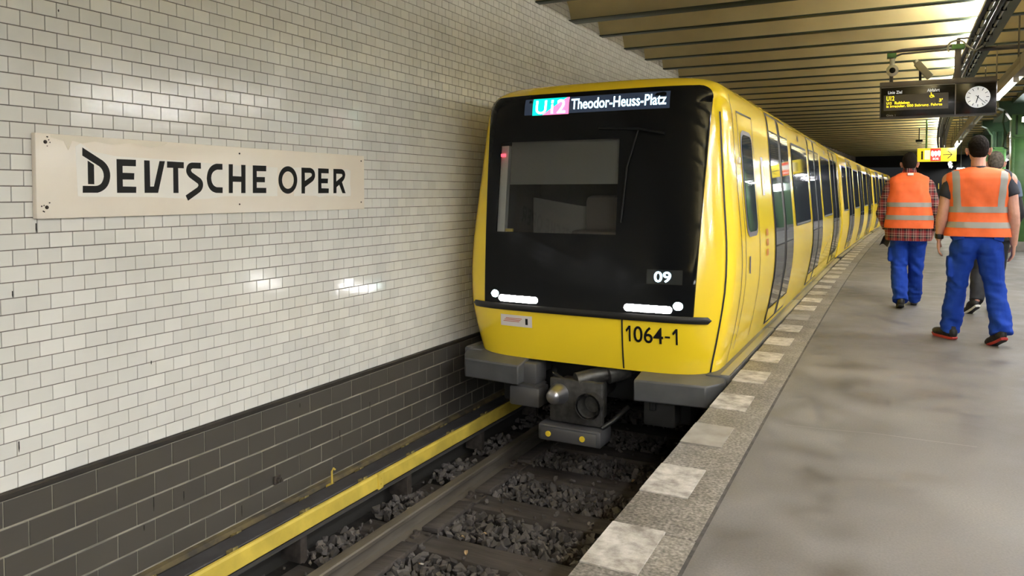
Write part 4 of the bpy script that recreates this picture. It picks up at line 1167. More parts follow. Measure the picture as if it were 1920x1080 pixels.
mb = MB(); mb.bb(.200, .212, -.136, -.129, .0, .40, .001); mb.build('divider', M_CASETOP, dsp)
mb = MB(); mb.bb(-.60, .13, -.1355, -.134, .09, .29); mb.build('led_area', M_LEDDIM, scr)
text('heading_text', 'Linie Ziel', (.062, 2.585, .222, 2.623), dm(.006), M_PRINT, scr, .001, .005)
text('heading_text', 'Abfahrt', (.505, 2.588, .645, 2.628), dm(.006), M_PRINT, scr, .001, .005)
text('led_text', 'U12', (.045, 2.498, .135, 2.558), dm(.007), M_LED, scr, .001, .02)
text('led_text', 'U12', (.045, 2.45, .105, 2.482), dm(.007), M_LED, scr, .001, .02)
text('led_text', 'Ruhleben', (.140, 2.449, .31, 2.485), dm(.007), M_LED, scr, .001, .02)
text('led_text', "3'", (.640, 2.458, .68, 2.497), dm(.007), M_LED, scr, .001, .02)
text('led_text', 'is irregular. 000 Störung. Fahrte', (.045, 2.40, .675, 2.443), dm(.007), M_LED, scr, .001, .015)
text('track_text', 'Gleis 1', (.045, 2.297, .15, 2.322), dm(.006), mat('grey print', (.25, .25, .25), .5), scr, .001, 0)
# wheelchair pictogram
mb = MB(); f_ = dm(.007)
mb.tube([f_(.555 + .018 * math.cos(a), 2.535 + .018 * math.sin(a), 0) for a in frange(R(150), R(420), 12)], .004, 6)
mb.tube([f_(.552, 2.562, 0), f_(.554, 2.54, 0), f_(.575, 2.54, 0), f_(.585, 2.52, 0)], .005, 6); mb.sphere(f_(.551, 2.572, 0), .006, 8, 6)
mb.build('wheelchair_symbol', M_LED, scr, smooth=60)
# clock
CX, CZ = 1.057, 2.492
mb = MB(); mb.cyl(dm(.004)(CX, CZ, 0), dm(.004)(CX, CZ, .012), .132, .132, 48); face = mb.build('clock_face', mat('white clock face', (.9, .92, .93), .4, emit=(.9, .95, 1), estr=.22), ck)
mb = MB()
for k in range(60):
    a = k * math.pi / 30; big = k % 5 == 0
    r0, r1, wd = (.088, .119, .0075) if big else (.112, .119, .002)
    ca, sa = math.cos(a), math.sin(a)
    q = [dm(.0165)(CX + r * sa + s * wd / 2 * ca, CZ + r * ca - s * wd / 2 * sa, 0) for r, s in ((r0, -1), (r0, 1), (r1, 1), (r1, -1))]
    mb.add(q, [(0, 1, 2, 3)])
mb.build('clock_ticks', M_BLACK, face, smooth=None, fixn=False)
for nm, deg, L_, bk, wd in (('hour_hand', 194, .075, .02, .011), ('minute_hand', 134, .112, .03, .007)):
    a = R(deg); ca, sa = math.cos(a), math.sin(a)
    mb = MB(); fr_ = dm(.0175)
    q = [fr_(CX + r * sa + s * wd / 2 * ca, CZ + r * ca - s * wd / 2 * sa, 0) for r, s in ((-bk, -1), (-bk, 1), (L_, .8), (L_, -.8))]
    q2 = [(p[0], p[1] - .002, p[2]) for p in q]
    mb.add(q + q2, [(0, 1, 2, 3), (7, 6, 5, 4), (0, 4, 5, 1), (1, 5, 6, 2), (2, 6, 7, 3), (3, 7, 4, 0)]); mb.build(nm, M_BLACK, face, smooth=None)
# hanger posts and frame
mb = MB(); mb.bb(.235 - .035, .235 + .035, -.04, .04, .46, .85, .005); mb.bb(.235 - .02, .235 + .02, -.03, .03, .85, .975, .005); mb.build('post', M_CASETOP, dsp)
mb = MB(); mb.bb(.235 - .07, .235 + .07, -.07, .07, .84, .90, .008); mb.build('post_bracket', M_GREEN, dsp)
mb = MB(); mb.bb(.22, .60, -.025, .025, .968, .9825, .003); mb.build('support_arm', M_CASETOP, dsp)
mb = MB(); mb.bb(-.515 - .022, -.515 + .022, -.03, .03, .46, .80, .005); mb.build('post', M_CASETOP, dsp)
mb = MB(); mb.bb(-.515 - .055, -.515 + .055, -.06, .06, .79, .85, .008); mb.build('post_bracket', M_GREEN, dsp)
mb = MB(); mb.tube([(-.515, 0, .86), (-.4, 0, .885), (.2, 0, .895)], .018, 8); mb.tube([(-.515, .05, .80), (-.4, .05, .845), (.2, .05, .855)], .012, 8); mb.build('cross_pipe', M_CASETOP, dsp, smooth=60)
mb = MB(); mb.tube([(.235 + .10 * math.cos(a) - .02, -.06, .86 + .085 * math.sin(a)) for a in frange(R(215), R(20), 16)] + [(.40, -.05, .80), (.50, .0, .86)], .012, 8); mb.build('cable_loop', mat('pale cable', (.5, .5, .45), .5), dsp, smooth=60)
# cameras on the frame
root = thing('dome_camera', 'white dome camera with black lens above the left end of display', 'camera', (.107, DY - .06, 2.90))
mb = MB(); mb.sphere((0, 0, 0), (.072, .06, .075), 20, 14); mb.cyl((0, 0, .05), (0, 0, .15), .03, .03, 14); mb.build('housing', M_WHITE, root, smooth=60)
mb = MB(); mb.sphere((0, -.045, -.005), (.038, .03, .038), 16, 10); mb.build('lens', M_BLACK, root, smooth=60)
root = thing('bullet_camera', 'grey box camera tilted above the middle of the departure display', 'camera', (.465, DY - .02, 2.865))
rot = Matrix.Rotation(R(38), 3, 'Y')
mb = MB(); mb.box((0, 0, .02), (.26, .09, .085), Matrix.Rotation(R(52), 3, 'Y'), .012); mb.build('housing', mat('grey camera housing', (.30, .29, .24), .4), root)
mb = MB(); mb.cyl((-.08, -.0, .125), (-.095, 0, .145), .032, .032, 14); mb.build('lens', M_STEEL, root)
mb = MB(); mb.bb(-.05, -.02, -.02, .02, -.125, .02, .004); mb.build('foot', M_BLACK, root)

# ================================================================== DIRECTION SIGN
SYY = 24.0
sos = thing('direction_sign', 'yellow lit direction sign with red SOS panel hanging over platform', 'sign', (1.38, SYY, 2.185))
M_SOSY = mat('lit yellow sign', (.9, .75, .02), .4, emit=(1, .80, .03), estr=.42)
M_SOSR = mat('lit red sign', (.8, .06, .05), .4, emit=(1, .06, .04), estr=.35)
M_SOSW = mat('lit white sign', (1, 1, 1), .4, emit=(1, 1, .95), estr=.5)
M_SOSK = mat('sign black print', (.01, .01, .01), .5)
mb = MB(); mb.bb(-.475, .475, -.06, .06, 0, .375, .006); mb.build('case', M_SOSY, sos)
for sd in (-1, 1):
    def sm(e, sd=sd): return lambda x, z, d: (x * (1 if sd < 0 else -1), sd * (.06 + e + d), z)
    def quad(nm, m_, pts, e, par=sos):
        mb = MB(); mb.add([sm(e)(a, b, 0) for a, b in pts] + [sm(e)(a, b, .002) for a, b in pts], [tuple(range(len(pts))), tuple(range(len(pts), 2 * len(pts)))[::-1]] + [(i, (i + 1) % len(pts), len(pts) + (i + 1) % len(pts), len(pts) + i) for i in range(len(pts))])
        return mb.build(nm, m_, par, smooth=None)
    ax = 1 if sd < 0 else -1
    rp_ = quad('red_panel', M_SOSR, [(-.155, .01), (.10, .01), (.10, .365), (-.155, .365)], .001)
    text('sos_text', 'SOS', (-.10, .045, .045, .105), sm(.004), M_SOSW, rp_, .002, .03)
    quad('phone_symbol', M_SOSW, [(-.14, .17), (-.09, .13), (-.06, .19), (-.03, .13), (.03, .19), (.06, .13), (.09, .18), (.09, .28), (.05, .31), (.01, .27), (-.03, .30), (-.07, .27), (-.11, .31), (-.14, .27)], .004, rp_)
    quad('white_field', mat('lit pale yellow sign', (1, .9, .4), .4, emit=(1, .95, .55), estr=.5), [(-.30, .06), (-.165, .06), (-.165, .32), (-.30, .32)], .001)
    quad('arrow', M_SOSK, [(.15, .175), (.34, .175), (.25, .085), (.275, .075), (.385, .187), (.275, .30), (.25, .29), (.34, .20), (.15, .20)], .003)
    text('info_letter', 'i', (-.385, .06, -.335, .30), sm(.003), M_SOSK, sos, .002, .05)
for x in (-.255, .17):
    mb = MB(); mb.cyl((x, 0, .37), (x, 0, 1.18), .022, .022, 10); mb.build('rod', M_GREEN if x < 0 else M_DSTEEL, sos)
root = thing('dome_camera', 'tiny dome camera under ceiling just above the yellow direction sign', 'camera', CP(.35, 26.828, 2.92))
mb = MB(); mb.cyl((0, 0, .05), (0, 0, .434), .015, .015, 8); mb.build('stem', M_BLACK, root)
mb = MB(); mb.cyl((0, 0, .0), (0, 0, .06), .1, .1, 16); mb.build('housing', M_BLACK, root); mb = MB(); mb.sphere((0, 0, -.01), (.07, .07, .06), 14, 8); mb.build('dome', M_WHITE, root, smooth=60)
# ================================================================== PEOPLE
def cap(mb, p0, p1, r0, r1, n=14):
    mb.sphere(p0, r0, n, 9); mb.sphere(p1, r1, n, 9); mb.cyl(p0, p1, r0, r1, n)
def V(*a): return Vector(a)
def ecyl(mb, z0, z1, rx, ry, n=28):
    vv = [(rx * math.cos(2 * math.pi * i / n), ry * math.sin(2 * math.pi * i / n), z) for z in (z0, z1) for i in range(n)]
    mb.add(vv, [(i, (i + 1) % n, n + (i + 1) % n, n + i) for i in range(n)] + [tuple(range(n))[::-1], tuple(range(n, 2 * n))])
def remesh(name, mb, voxel, sm, m, parent=None, disp=None, loc=None):
    me = mb.mesh(name, m)
    o = bpy.data.objects.new(name, me); COL.objects.link(o)
    md = o.modifiers.new('r', 'REMESH'); md.mode = 'VOXEL'; md.voxel_size = voxel; md.use_smooth_shade = True
    if sm:
        m2 = o.modifiers.new('s', 'SMOOTH'); m2.factor = .5; m2.iterations = sm
    me2 = eval_mesh(o)
    o.modifiers.clear(); o.data = me2; bpy.data.meshes.remove(me)
    if disp:
        ns = [v.normal.copy() for v in me2.vertices]
        for v, nn in zip(me2.vertices, ns): v.co += nn * disp(v.co)
    me2.name = name
    if not me2.materials: me2.materials.append(m)
    me2.polygons.foreach_set('use_smooth', [True] * len(me2.polygons)); me2.update()
    if parent: o.parent = parent
    if loc is not None: o.location = loc
    return o
def wrinkle(a, fx=7, fz=16, seed=0.0, lo=None, hi=None):
    def f(co):
        k = noise.noise(V(co.x * fx + seed, co.y * fx, co.z * fz + co.x * 9)) * .7 + noise.noise(V(co.x * fx * 2.3, co.y * fx * 2 + seed, co.z * fz * 2.1)) * .35
        g = 1.0
        if lo is not None:   # stronger folds near the cuffs and knees
            g = .6 + 1.0 * math.exp(-((co.z - lo) / .12) ** 2) + .8 * math.exp(-((co.z - hi) / .10) ** 2)
        return a * g * k
    return f
SKIN = mat('skin', (.52, .27, .20), .5, var=.06, vscale=30)
def hand(mb, wr, side, tip, r=1.0, curl=.5):
    """palm and five fingers hanging from the wrist; side=+1 right hand; palm turned to the thigh"""
    wr = V(*wr); d = (V(*tip) - wr).normalized()
    fwd = V(0, 1, 0) - d * d.y; fwd.normalize()
    inn = V(-side, 0, 0) - d * (-side * d.x); inn -= fwd * inn.dot(fwd); inn.normalize()
    palm0 = wr + d * .02; palm1 = wr + d * .085
    for q in (-.024, -.008, .008, .024):
        cap(mb, palm0 + fwd * q * .7, palm1 + fwd * q, .0145 * r, .0135 * r, 10)
    for q, L_, in ((.028, .070), (.0095, .080), (-.009, .074), (-.027, .058)):
        b0 = palm1 + fwd * q
        b1 = b0 + (d * math.cos(curl * .5) + inn * math.sin(curl * .5)) * L_ * .48
        b2 = b1 + (d * math.cos(curl * 1.5) + inn * math.sin(curl * 1.5)) * L_ * .32
        b3 = b2 + (d * math.cos(curl * 2.4) + inn * math.sin(curl * 2.4)) * L_ * .26
        cap(mb, b0, b1, .0098 * r, .0090 * r, 9); cap(mb, b1, b2, .0090 * r, .0084 * r, 9); cap(mb, b2, b3, .0084 * r, .0072 * r, 9)
    t0 = palm0 + fwd * .022 + d * .012
    t1 = t0 + (d * .7 + fwd * .6 + inn * .35).normalized() * .038
    t2 = t1 + (d * .9 + fwd * .15 + inn * .4).normalized() * .03
    cap(mb, t0, t1, .0135 * r, .0110 * r, 9); cap(mb, t1, t2, .0108 * r, .0085 * r, 9)
def head(mb, c, s=1.0, kx=1.12):
    x, y, z = c
    mb.sphere((x, y - .012, z + .02), (.075 * s * kx, .096 * s, .10 * s), 20, 14)
    mb.sphere((x, y + .012, z - .02), (.068 * s * kx, .082 * s, .105 * s), 20, 14)
    mb.sphere((x, y + .04, z - .085), (.042 * s, .045 * s, .035 * s), 14, 10)
    cap(mb, (x, y + .09 * s, z + .0), (x, y + .112 * s, z - .032), .010, .015, 10)      # nose
    cap(mb, (x - .03, y + .082 * s, z + .022), (x + .03, y + .082 * s, z + .022), .013, .013, 10)   # brow
    cap(mb, (x - .018, y + .088 * s, z - .062), (x + .018, y + .088 * s, z - .062), .009, .009, 8)  # lips
    for q in (-1, 1):
        mb.sphere((x + q * .083 * s * kx, y - .004, z - .018), (.014, .018, .033), 10, 8)
        mb.sphere((x + q * .094 * s * kx, y - .016, z - .004), (.010, .015, .024), 10, 8)
def eyes(parent, c):
    for q in (-1, 1):
        mb = MB(); mb.sphere((c[0] + q * .031, c[1] + .076, c[2] + .002), .0125, 12, 8); mb.build('eye', mat('eye white', (.8, .78, .75), .3), parent, smooth=60)
def hair(parent, c, m, s=1.0, low=-.055, amp=.003):
    mb = MB(); x, y, z = c
    mb.sphere((x, y - .020, z + .028), (.079 * s * 1.12, .096 * s, .098 * s), 20, 14)
    mb.sphere((x, y - .040, z - .010), (.072 * s * 1.12, .066 * s, .070 * s), 20, 14)
    return remesh('hair', mb, .006, 3, m, parent, lambda co: amp * noise.noise(co * 60))
def shoe(parent, ankle, yaw, lift, m_up, m_sole, m_tread=None, s=1.0):
    """shoe standing on the floor under the ankle, heel lifted by an angle about the ball"""
    Mx = Matrix.Translation(V(ankle[0], ankle[1], 0)) @ Matrix.Rotation(yaw, 4, 'Z') @ Matrix.Translation((0, .10, 0)) @ Matrix.Rotation(-lift, 4, 'X') @ Matrix.Translation((0, -.10, 0)) @ Matrix.Scale(s, 4)
    outl = [(-.033, -.085), (-.040, -.05), (-.036, .0), (-.040, .06), (-.050, .12), (-.045, .17), (-.025, .205), (.0, .212), (.024, .200), (.041, .165), (.047, .11), (.038, .05), (.034, .0), (.040, -.05), (.033, -.085), (.0, -.098)]
    n = len(outl); mb = MB()
    vv = []
    for k, (z, sc) in enumerate(((.0, .90), (.006, .96), (.016, .98), (.024, .94))):
        vv += [(a * sc, .055 + (b - .055) * sc, z + (.012 if b > .17 else 0) * (1 - k / 6) + (.004 if b < -.06 else 0)) for a, b in outl]
    ff = [tuple(range(n))[::-1], tuple(range(3 * n, 4 * n))]
    mi = [1, 0]
    for k in range(3):
        for j in range(n): ff.append((k * n + j, k * n + (j + 1) % n, (k + 1) * n + (j + 1) % n, (k + 1) * n + j))
    up = MB()
    up.sphere((0, -.040, .062), (.045, .057, .058), 14, 10); up.sphere((0, .03, .062), (.047, .08, .056), 14, 10); up.sphere((0, .115, .045), (.052, .095, .038), 14, 10)
    up.cyl((0, -.035, .05), (0, -.042, .125), .047, .044, 16); up.bb(-.033, .033, -.07, .12, .02, .05)
    up.v = [tuple(Mx @ V(*p)) for p in up.v]
    o = remesh('shoe', up, .006, 3, m_up, parent)
    mb.add(vv, ff); mb.m = [1] + [0] * (len(ff) - 1)
    mb.v = [tuple(Mx @ V(*p)) for p in mb.v]
    mb.build('sole', [m_sole, m_tread or m_sole], o, smooth=40)
    lc = MB()
    for k in range(3):
        lc.tube([tuple(Mx @ V(a, .02 + .025 * k, .112 - .013 * k - abs(a) * .35)) for a in (-.025, 0, .025)], .003, 6)
    lc.build('laces', m_sole, o, smooth=60)
    return o

class Torso:
    """garment as stacked superellipse rings: (z, half width, half depth, y centre)"""
    def __init__(s, rings, n=2.7, amp=.006, seed=0.0):
        s.r = rings; s.n = n; s.amp = amp; s.seed = seed
    def at(s, z):
        r = s.r
        if z <= r[0][0]: return r[0][1:]
        for a, b in zip(r[:-1], r[1:]):
            if z <= b[0]:
                t = (z - a[0]) / (b[0] - a[0]); t2 = t * t * (3 - 2 * t) * .5 + t * .5
                return tuple(a[i] + (b[i] - a[i]) * t2 for i in (1, 2, 3))
        return r[-1][1:]
    def pt(s, th, z, e=0.0):
        w_, d_, yc = s.at(z)
        c, q = math.cos(th), math.sin(th)
        x = w_ * math.copysign(abs(c) ** (2 / s.n), c); y = d_ * math.copysign(abs(q) ** (2 / s.n), q)
        k = noise.noise(V(x * 9 + s.seed, y * 5, z * 8 + x * 6)) * .7 + noise.noise(V(x * 20, y * 8 + s.seed, z * 15 - x * 14)) * .4
        rad = 1 + (s.amp * k + e) / max(math.hypot(x, y), .05)
        return (x * rad, yc + y * rad, z)
    def back(s, x, z, e=0.0):
        """point on the back at lateral x"""
        w_, d_, yc = s.at(z)
        t = min(abs(x) / w_, .999)
        q = (1 - t ** s.n) ** (1 / s.n)
        y = -d_ * q
        k = noise.noise(V(x * 9 + s.seed, y * 5, z * 8 + x * 6)) * .7 + noise.noise(V(x * 20, y * 8 + s.seed, z * 15 - x * 14)) * .4
        rad = 1 + (s.amp * k + e) / max(math.hypot(x, y), .05)
        return (x * rad, yc + y * rad, z)
    def mesh(s, name, m, parent, z0, z1, e=0.0, nz=36, nt=64, cap_=True):
        mb = MB(); zs = frange(z0, z1, nz); ths = [2 * math.pi * k / nt for k in range(nt)]
        vv = [s.pt(t, z, e) for z in zs for t in ths]
        ff = [(i * nt + j, i * nt + (j + 1) % nt, (i + 1) * nt + (j + 1) % nt, (i + 1) * nt + j) for i in range(nz) for j in range(nt)]
        if cap_: ff += [tuple(range(nt))[::-1], tuple(range(nz * nt, (nz + 1) * nt))]
        mb.add(vv, ff); return mb.build(name, m, parent, smooth=70, fixn=False)
    def strip(s, name, m, parent, x0, x1, za, zb, e=.004):
        """vertical band on the back and front, x given at bottom and top"""
        mb = MB()
        for sgn in (1, -1):
            def P(a, z):
                t = (z - za) / (zb - za); xx = x0[0] + (x0[1] - x0[0]) * t; xe = x1[0] + (x1[1] - x1[0]) * t
                p = s.back(xx + (xe - xx) * a, z, e)
                if sgn < 0:
                    yc = s.at(z)[2]; p = (p[0], 2 * yc - p[1], p[2])
                return p
            mb.grid(P, [0, .25, .5, .75, 1], frange(za, zb, 24))
        return mb.build(name, m, parent, smooth=70, fixn=False)

M_ORANGE = mat('orange safety fabric', (.80, .135, .028), .7, var=.04, vscale=20)
M_ORANGE.node_tree.nodes['Principled BSDF'].inputs['Emission Strength'].default_value = 0
M_REFL = mat('grey reflective band', (.27, .255, .23), .45)
M_BLUEW = mat('blue work trousers', (.012, .048, .33), .85, spec=.15, var=.10, vscale=12, bump=.15, bscale=120)
M_NAVY = mat('dark navy shirt', (.010, .012, .022), .8)
M_HAIRD = mat('dark brown hair', (.010, .0075, .006), .85, spec=.1, bump=.5, bscale=150)
M_HAIRG = mat('grey hair', (.10, .087, .073), .85, spec=.1, var=.4, vscale=40, bump=.5, bscale=150)
M_SHOEB = mat('black shoe', (.010, .010, .011), .6, var=.3, vscale=30)
M_SOLER = mat('red sole', (.42, .035, .03), .6)
M_SOLEK = mat('black sole', (.012, .012, .012), .7)
M_SOLEW = mat('white sole', (.75, .74, .70), .5)

# ------------------------------------------------ tall worker in front
P1 = (.742, 7.48, 0)
H1 = (.0, .01, 1.672)
bm_ = MB()
head(bm_, H1)
cap(bm_, (0, -.015, 1.47), (0, -.005, 1.60), .066, .060)
bm_.sphere((0, 0, 1.32), (.18, .105, .19), 18, 12); bm_.sphere((0, 0, 1.02), (.16, .11, .17), 18, 12)
for s, sh, el, wr, tip in ((-1, (-.235, -.01, 1.405), (-.292, -.035, 1.135), (-.318, .03, .905), (-.322, .06, .72)), (1, (.250, -.01, 1.405), (.292, -.045, 1.12), (.302, -.01, .875), (.298, .02, .70))):
    cap(bm_, (s * .14, 0, 1.42), sh, .075, .072); cap(bm_, sh, el, .066, .050); 
    mid = V(*el).lerp(V(*wr), .28); cap(bm_, el, mid, .049, .053); cap(bm_, mid, wr, .053, .031)
    hand(bm_, wr, s, tip, 1.12, .35)
for s, kn, an in ((-1, (-.15, .10, .50), (-.20, .19, .09)), (1, (.165, .02, .49), (.205, -.08, .15))):
    cap(bm_, (s * .09, 0, .90), kn, .085, .055); cap(bm_, kn, an, .055, .04)
p1 = remesh('person', bm_, .0055, 2, SKIN, None, None, P1)
tag(p1, 'worker with dark hair and bare arms in orange vest, walking away nearest camera', 'person', 'people walking away on the platform')
eyes(p1, H1)
p1.scale = (.88, 1, 1)
hair(p1, H1, M_HAIRD, 1.0)
T1 = Torso([(.93, .285, .175, .0), (.97, .28, .17, .0), (1.08, .247, .15, .0), (1.2, .247, .145, .0), (1.34, .272, .15, -.005), (1.42, .283, .14, -.01), (1.465, .27, .118, -.012), (1.495, .215, .095, -.012), (1.512, .145, .08, -.01), (1.522, .085, .07, -.005)], 2.7, .017, 3.1)
v1 = T1.mesh('safety_vest', M_ORANGE, p1, .932, 1.522, 0, 48, 80)
for za, zb in ((1.135, 1.185), (1.005, 1.055)):
    T1.mesh('reflective_band', M_REFL, v1, za, zb, .004, 4, 80, False)
T1.strip('reflective_band', M_REFL, v1, (-.205, -.225), (-.145, -.165), 1.18, 1.492)
T1.strip('reflective_band', M_REFL, v1, (.145, .175), (.205, .235), 1.18, 1.485)
sh = MB()
for s, a, b in ((-1, (-.20, -.01, 1.42), (-.272, -.025, 1.255)), (1, (.215, -.01, 1.42), (.276, -.03, 1.27))):
    sh.sphere(a, .082, 14, 10); sh.cyl(a, b, .083, .073, 16)
sh.sphere((0, 0, 1.33), (.2, .11, .17), 16, 12); sh.cyl((0, -.012, 1.44), (0, -.008, 1.528), .085, .074, 16)
s1 = remesh('shirt', sh, .009, 3, M_NAVY, p1, wrinkle(.006, 9, 14, 1))
mb = MB(); mb.box((-.335, -.055, 1.36), (.006, .035, .05), None, .002); o = mb.build('sleeve_tag', mat('yellow tag', (.75, .6, .1), .5), s1); o.location = (.0, 0, 0)
tr_ = MB()
tr_.sphere((0, -.005, .92), (.205, .15, .13), 18, 12); tr_.sphere((-.085, -.04, .87), (.115, .12, .12), 16, 10); tr_.sphere((.085, -.04, .87), (.115, .12, .12), 16, 10)
ecyl(tr_, .90, .985, .225, .135)
def leg(mb, hip, kn, cuff, rh, rk, rc):
    hip, kn, cuff = V(*hip), V(*kn), V(*cuff)
    mb.sphere(hip, rh, 16, 10); mb.cyl(hip, kn, rh, rk, 18); mb.sphere(kn, rk, 16, 10)
    cm = kn.lerp(cuff, .45); mb.cyl(kn, cm, rk, rk * 1.05, 18); mb.sphere(cm, rk * 1.05, 16, 10); mb.cyl(cm, cuff, rk * 1.05, rc, 18)
leg(tr_, (-.105, 0, .83), (-.155, .10, .49), (-.195, .185, .065), .122, .088, .090)
leg(tr_, (.105, 0, .83), (.160, .03, .49), (.212, -.085, .115), .122, .092, .095)
tr_.box((-.225, .03, .66), (.05, .15, .18), None, .015); 
t1 = remesh('trousers', tr_, .009, 3, M_BLUEW, p1, wrinkle(.020, 5, 13, 5, .16, .48))
for s in (-1, 1):
    mb = MB(); mb.box((s * .165, -.135, .925), (.10, .012, .045), Matrix.Rotation(R(s * 28), 3, 'Z') @ Matrix.Rotation(R(s * 12), 3, 'Y'), .004); mb.build('pocket_flap', M_BLUEW, t1)
shoe(p1, (-.205, .165), R(38), 0, M_SHOEB, M_SOLER)
shoe(p1, (.20, -.115), R(24), R(24), M_SHOEB, M_SOLER, M_SOLEK)
mb = MB()
wv0, wv1 = V(-.315, .018, .945), V(-.3165, .026, .905)
mb.cyl(wv0, wv1, .040, .039, 18); mb.box((-.318, -.015, .925), (.036, .014, .034), None, .004); mb.build('wristwatch', M_RUBBER, p1)

# ------------------------------------------------ stout worker in plaid shirt
def plaid():
    m = mat('red plaid flannel', (.2, .02, .02), .85); nt = m.node_tree; N = nt.nodes; L = nt.links; p = N['Principled BSDF']
    tc = N.new('ShaderNodeTexCoord'); sp = N.new('ShaderNodeSeparateXYZ'); L.new(tc.outputs['Object'], sp.inputs[0])
    outs = []
    for ax, per in (('X', .085), ('Z', .085)):
        mu = N.new('ShaderNodeMath'); mu.operation = 'MULTIPLY'; mu.inputs[1].default_value = 1 / per
        L.new(sp.outputs[ax], mu.inputs[0])
        fr = N.new('ShaderNodeMath'); fr.operation = 'FRACT'; L.new(mu.outputs[0], fr.inputs[0])
        rp = N.new('ShaderNodeValToRGB'); rp.color_ramp.interpolation = 'CONSTANT'; e = rp.color_ramp.elements
        e[0].position = 0; e[0].color = (.20, .012, .014, 1); e[1].position = .34; e[1].color = (.012, .010, .012, 1)
        e.new(.62).color = (.45, .32, .24, 1); e.new(.70).color = (.012, .010, .012, 1); e.new(.80).color = (.16, .014, .018, 1); e.new(.94).color = (.46, .36, .30, 1)
        L.new(fr.outputs[0], rp.inputs[0]); outs.append(rp)
    mx = N.new('ShaderNodeMix'); mx.data_type = 'RGBA'; mx.inputs[0].default_value = .5; mx.blend_type = 'MIX'
    L.new(outs[0].outputs[0], mx.inputs[6]); L.new(outs[1].outputs[0], mx.inputs[7]); L.new(mx.outputs[2], p.inputs['Base Color'])
    return m
M_PLAID = plaid()
P2 = (.285, 9.55, 0)
H2 = (.0, .01, 1.635)
b2 = MB(); head(b2, H2, 1.02)
cap(b2, (0, -.01, 1.42), (0, 0, 1.55), .070, .066)
b2.sphere((0, .02, 1.28), (.19, .14, .2), 16, 12); b2.sphere((0, .02, 1.0), (.19, .15, .18), 16, 12)
for s, shd, el, wr, tip in ((-1, (-.235, 0, 1.36), (-.325, -.02, 1.07), (-.262, .02, .88), (-.235, .05, .72)), (1, (.235, 0, 1.36), (.325, -.03, 1.07), (.300, .10, .88), (.28, .15, .72))):
    cap(b2, (s * .13, 0, 1.38), shd, .075, .07); cap(b2, shd, el, .062, .05); cap(b2, el, wr, .05, .033); hand(b2, wr, s, tip, 1.1, .75)
for s, kn, an in ((-1, (-.10, .03, .46), (-.075, -.19, .11)), (1, (.095, .06, .47), (.085, .24, .09))):
    cap(b2, (s * .09, 0, .86), kn, .085, .055); cap(b2, kn, an, .055, .04)
p2 = remesh('person', b2, .006, 2, SKIN, None, None, P2)
tag(p2, 'worker in red plaid shirt under orange vest, walking away beside the train', 'person', 'people walking away on the platform')
eyes(p2, H2); p2.scale = (.84, 1, 1); hair(p2, H2, M_HAIRD, 1.03)
S2 = Torso([(.76, .275, .20, .01), (.80, .285, .20, .01), (.95, .285, .20, .01), (1.15, .28, .195, .01), (1.32, .265, .165, 0), (1.42, .235, .13, -.01), (1.47, .17, .10, -.01), (1.52, .095, .085, -.005), (1.545, .085, .08, 0)], 2.6, .012, 7.7)
s2 = S2.mesh('shirt', M_PLAID, p2, .765, 1.545, 0, 44, 72)
sl = MB()
for s, a, b, c in ((-1, (-.21, 0, 1.365), (-.322, -.02, 1.07), (-.266, .018, .895)), (1, (.21, 0, 1.365), (.322, -.03, 1.07), (.302, .095, .895))):
    sl.sphere(a, .095, 16, 10); sl.cyl(a, b, .095, .078, 18); sl.sphere(b, .080, 16, 10); sl.cyl(b, c, .078, .055, 18)
remesh('sleeves', sl, .009, 3, M_PLAID, s2, wrinkle(.012, 8, 14, 9))
mb = MB(); mb.cyl((0, -.01, 1.525), (0, 0, 1.575), .088, .078, 24); mb.build('collar', M_PLAID, s2, smooth=60)
V2 = Torso([(.905, .292, .212, .01), (.95, .292, .212, .01), (1.06, .285, .208, .01), (1.2, .272, .195, .005), (1.32, .25, .175, 0), (1.42, .238, .142, -.01), (1.475, .225, .112, -.01), (1.51, .15, .095, -.008), (1.53, .10, .09, -.005)], 2.9, .015, 2.2)
v2 = V2.mesh('safety_vest', M_ORANGE, p2, .907, 1.53, .004, 44, 80)
for za, zb in ((1.145, 1.195), (1.0, 1.052)):
    V2.mesh('reflective_band', M_REFL, v2, za, zb, .009, 4, 80, False)
mb = MB(); mb.box((.01, -.118, 1.51), (.07, .012, .03), Matrix.Rotation(R(-30), 3, 'X'), .003); mb.build('label_tag', M_SOLEW, v2)
tr_ = MB(); tr_.sphere((0, 0, .86), (.215, .17, .13), 18, 12); ecyl(tr_, .80, .92, .235, .15)
tr_.sphere((-.09, -.05, .81), (.12, .12, .12), 16, 10); tr_.sphere((.09, -.05, .81), (.12, .12, .12), 16, 10)
leg(tr_, (-.105, 0, .78), (-.108, .0, .45), (-.080, -.17, .085), .122, .098, .098)
leg(tr_, (.105, 0, .78), (.098, .06, .45), (.085, .235, .06), .122, .092, .090)
tr_.box((-.215, .0, .60), (.05, .14, .16), None, .015)
t2 = remesh('trousers', tr_, .009, 3, M_BLUEW, p2, wrinkle(.020, 5, 13, 15, .16, .45))
shoe(p2, (-.080, -.175), R(4), R(10), M_SHOEB, M_SOLEK); shoe(p2, (.09, .24), R(-4), 0, M_SHOEB, M_SOLEK)
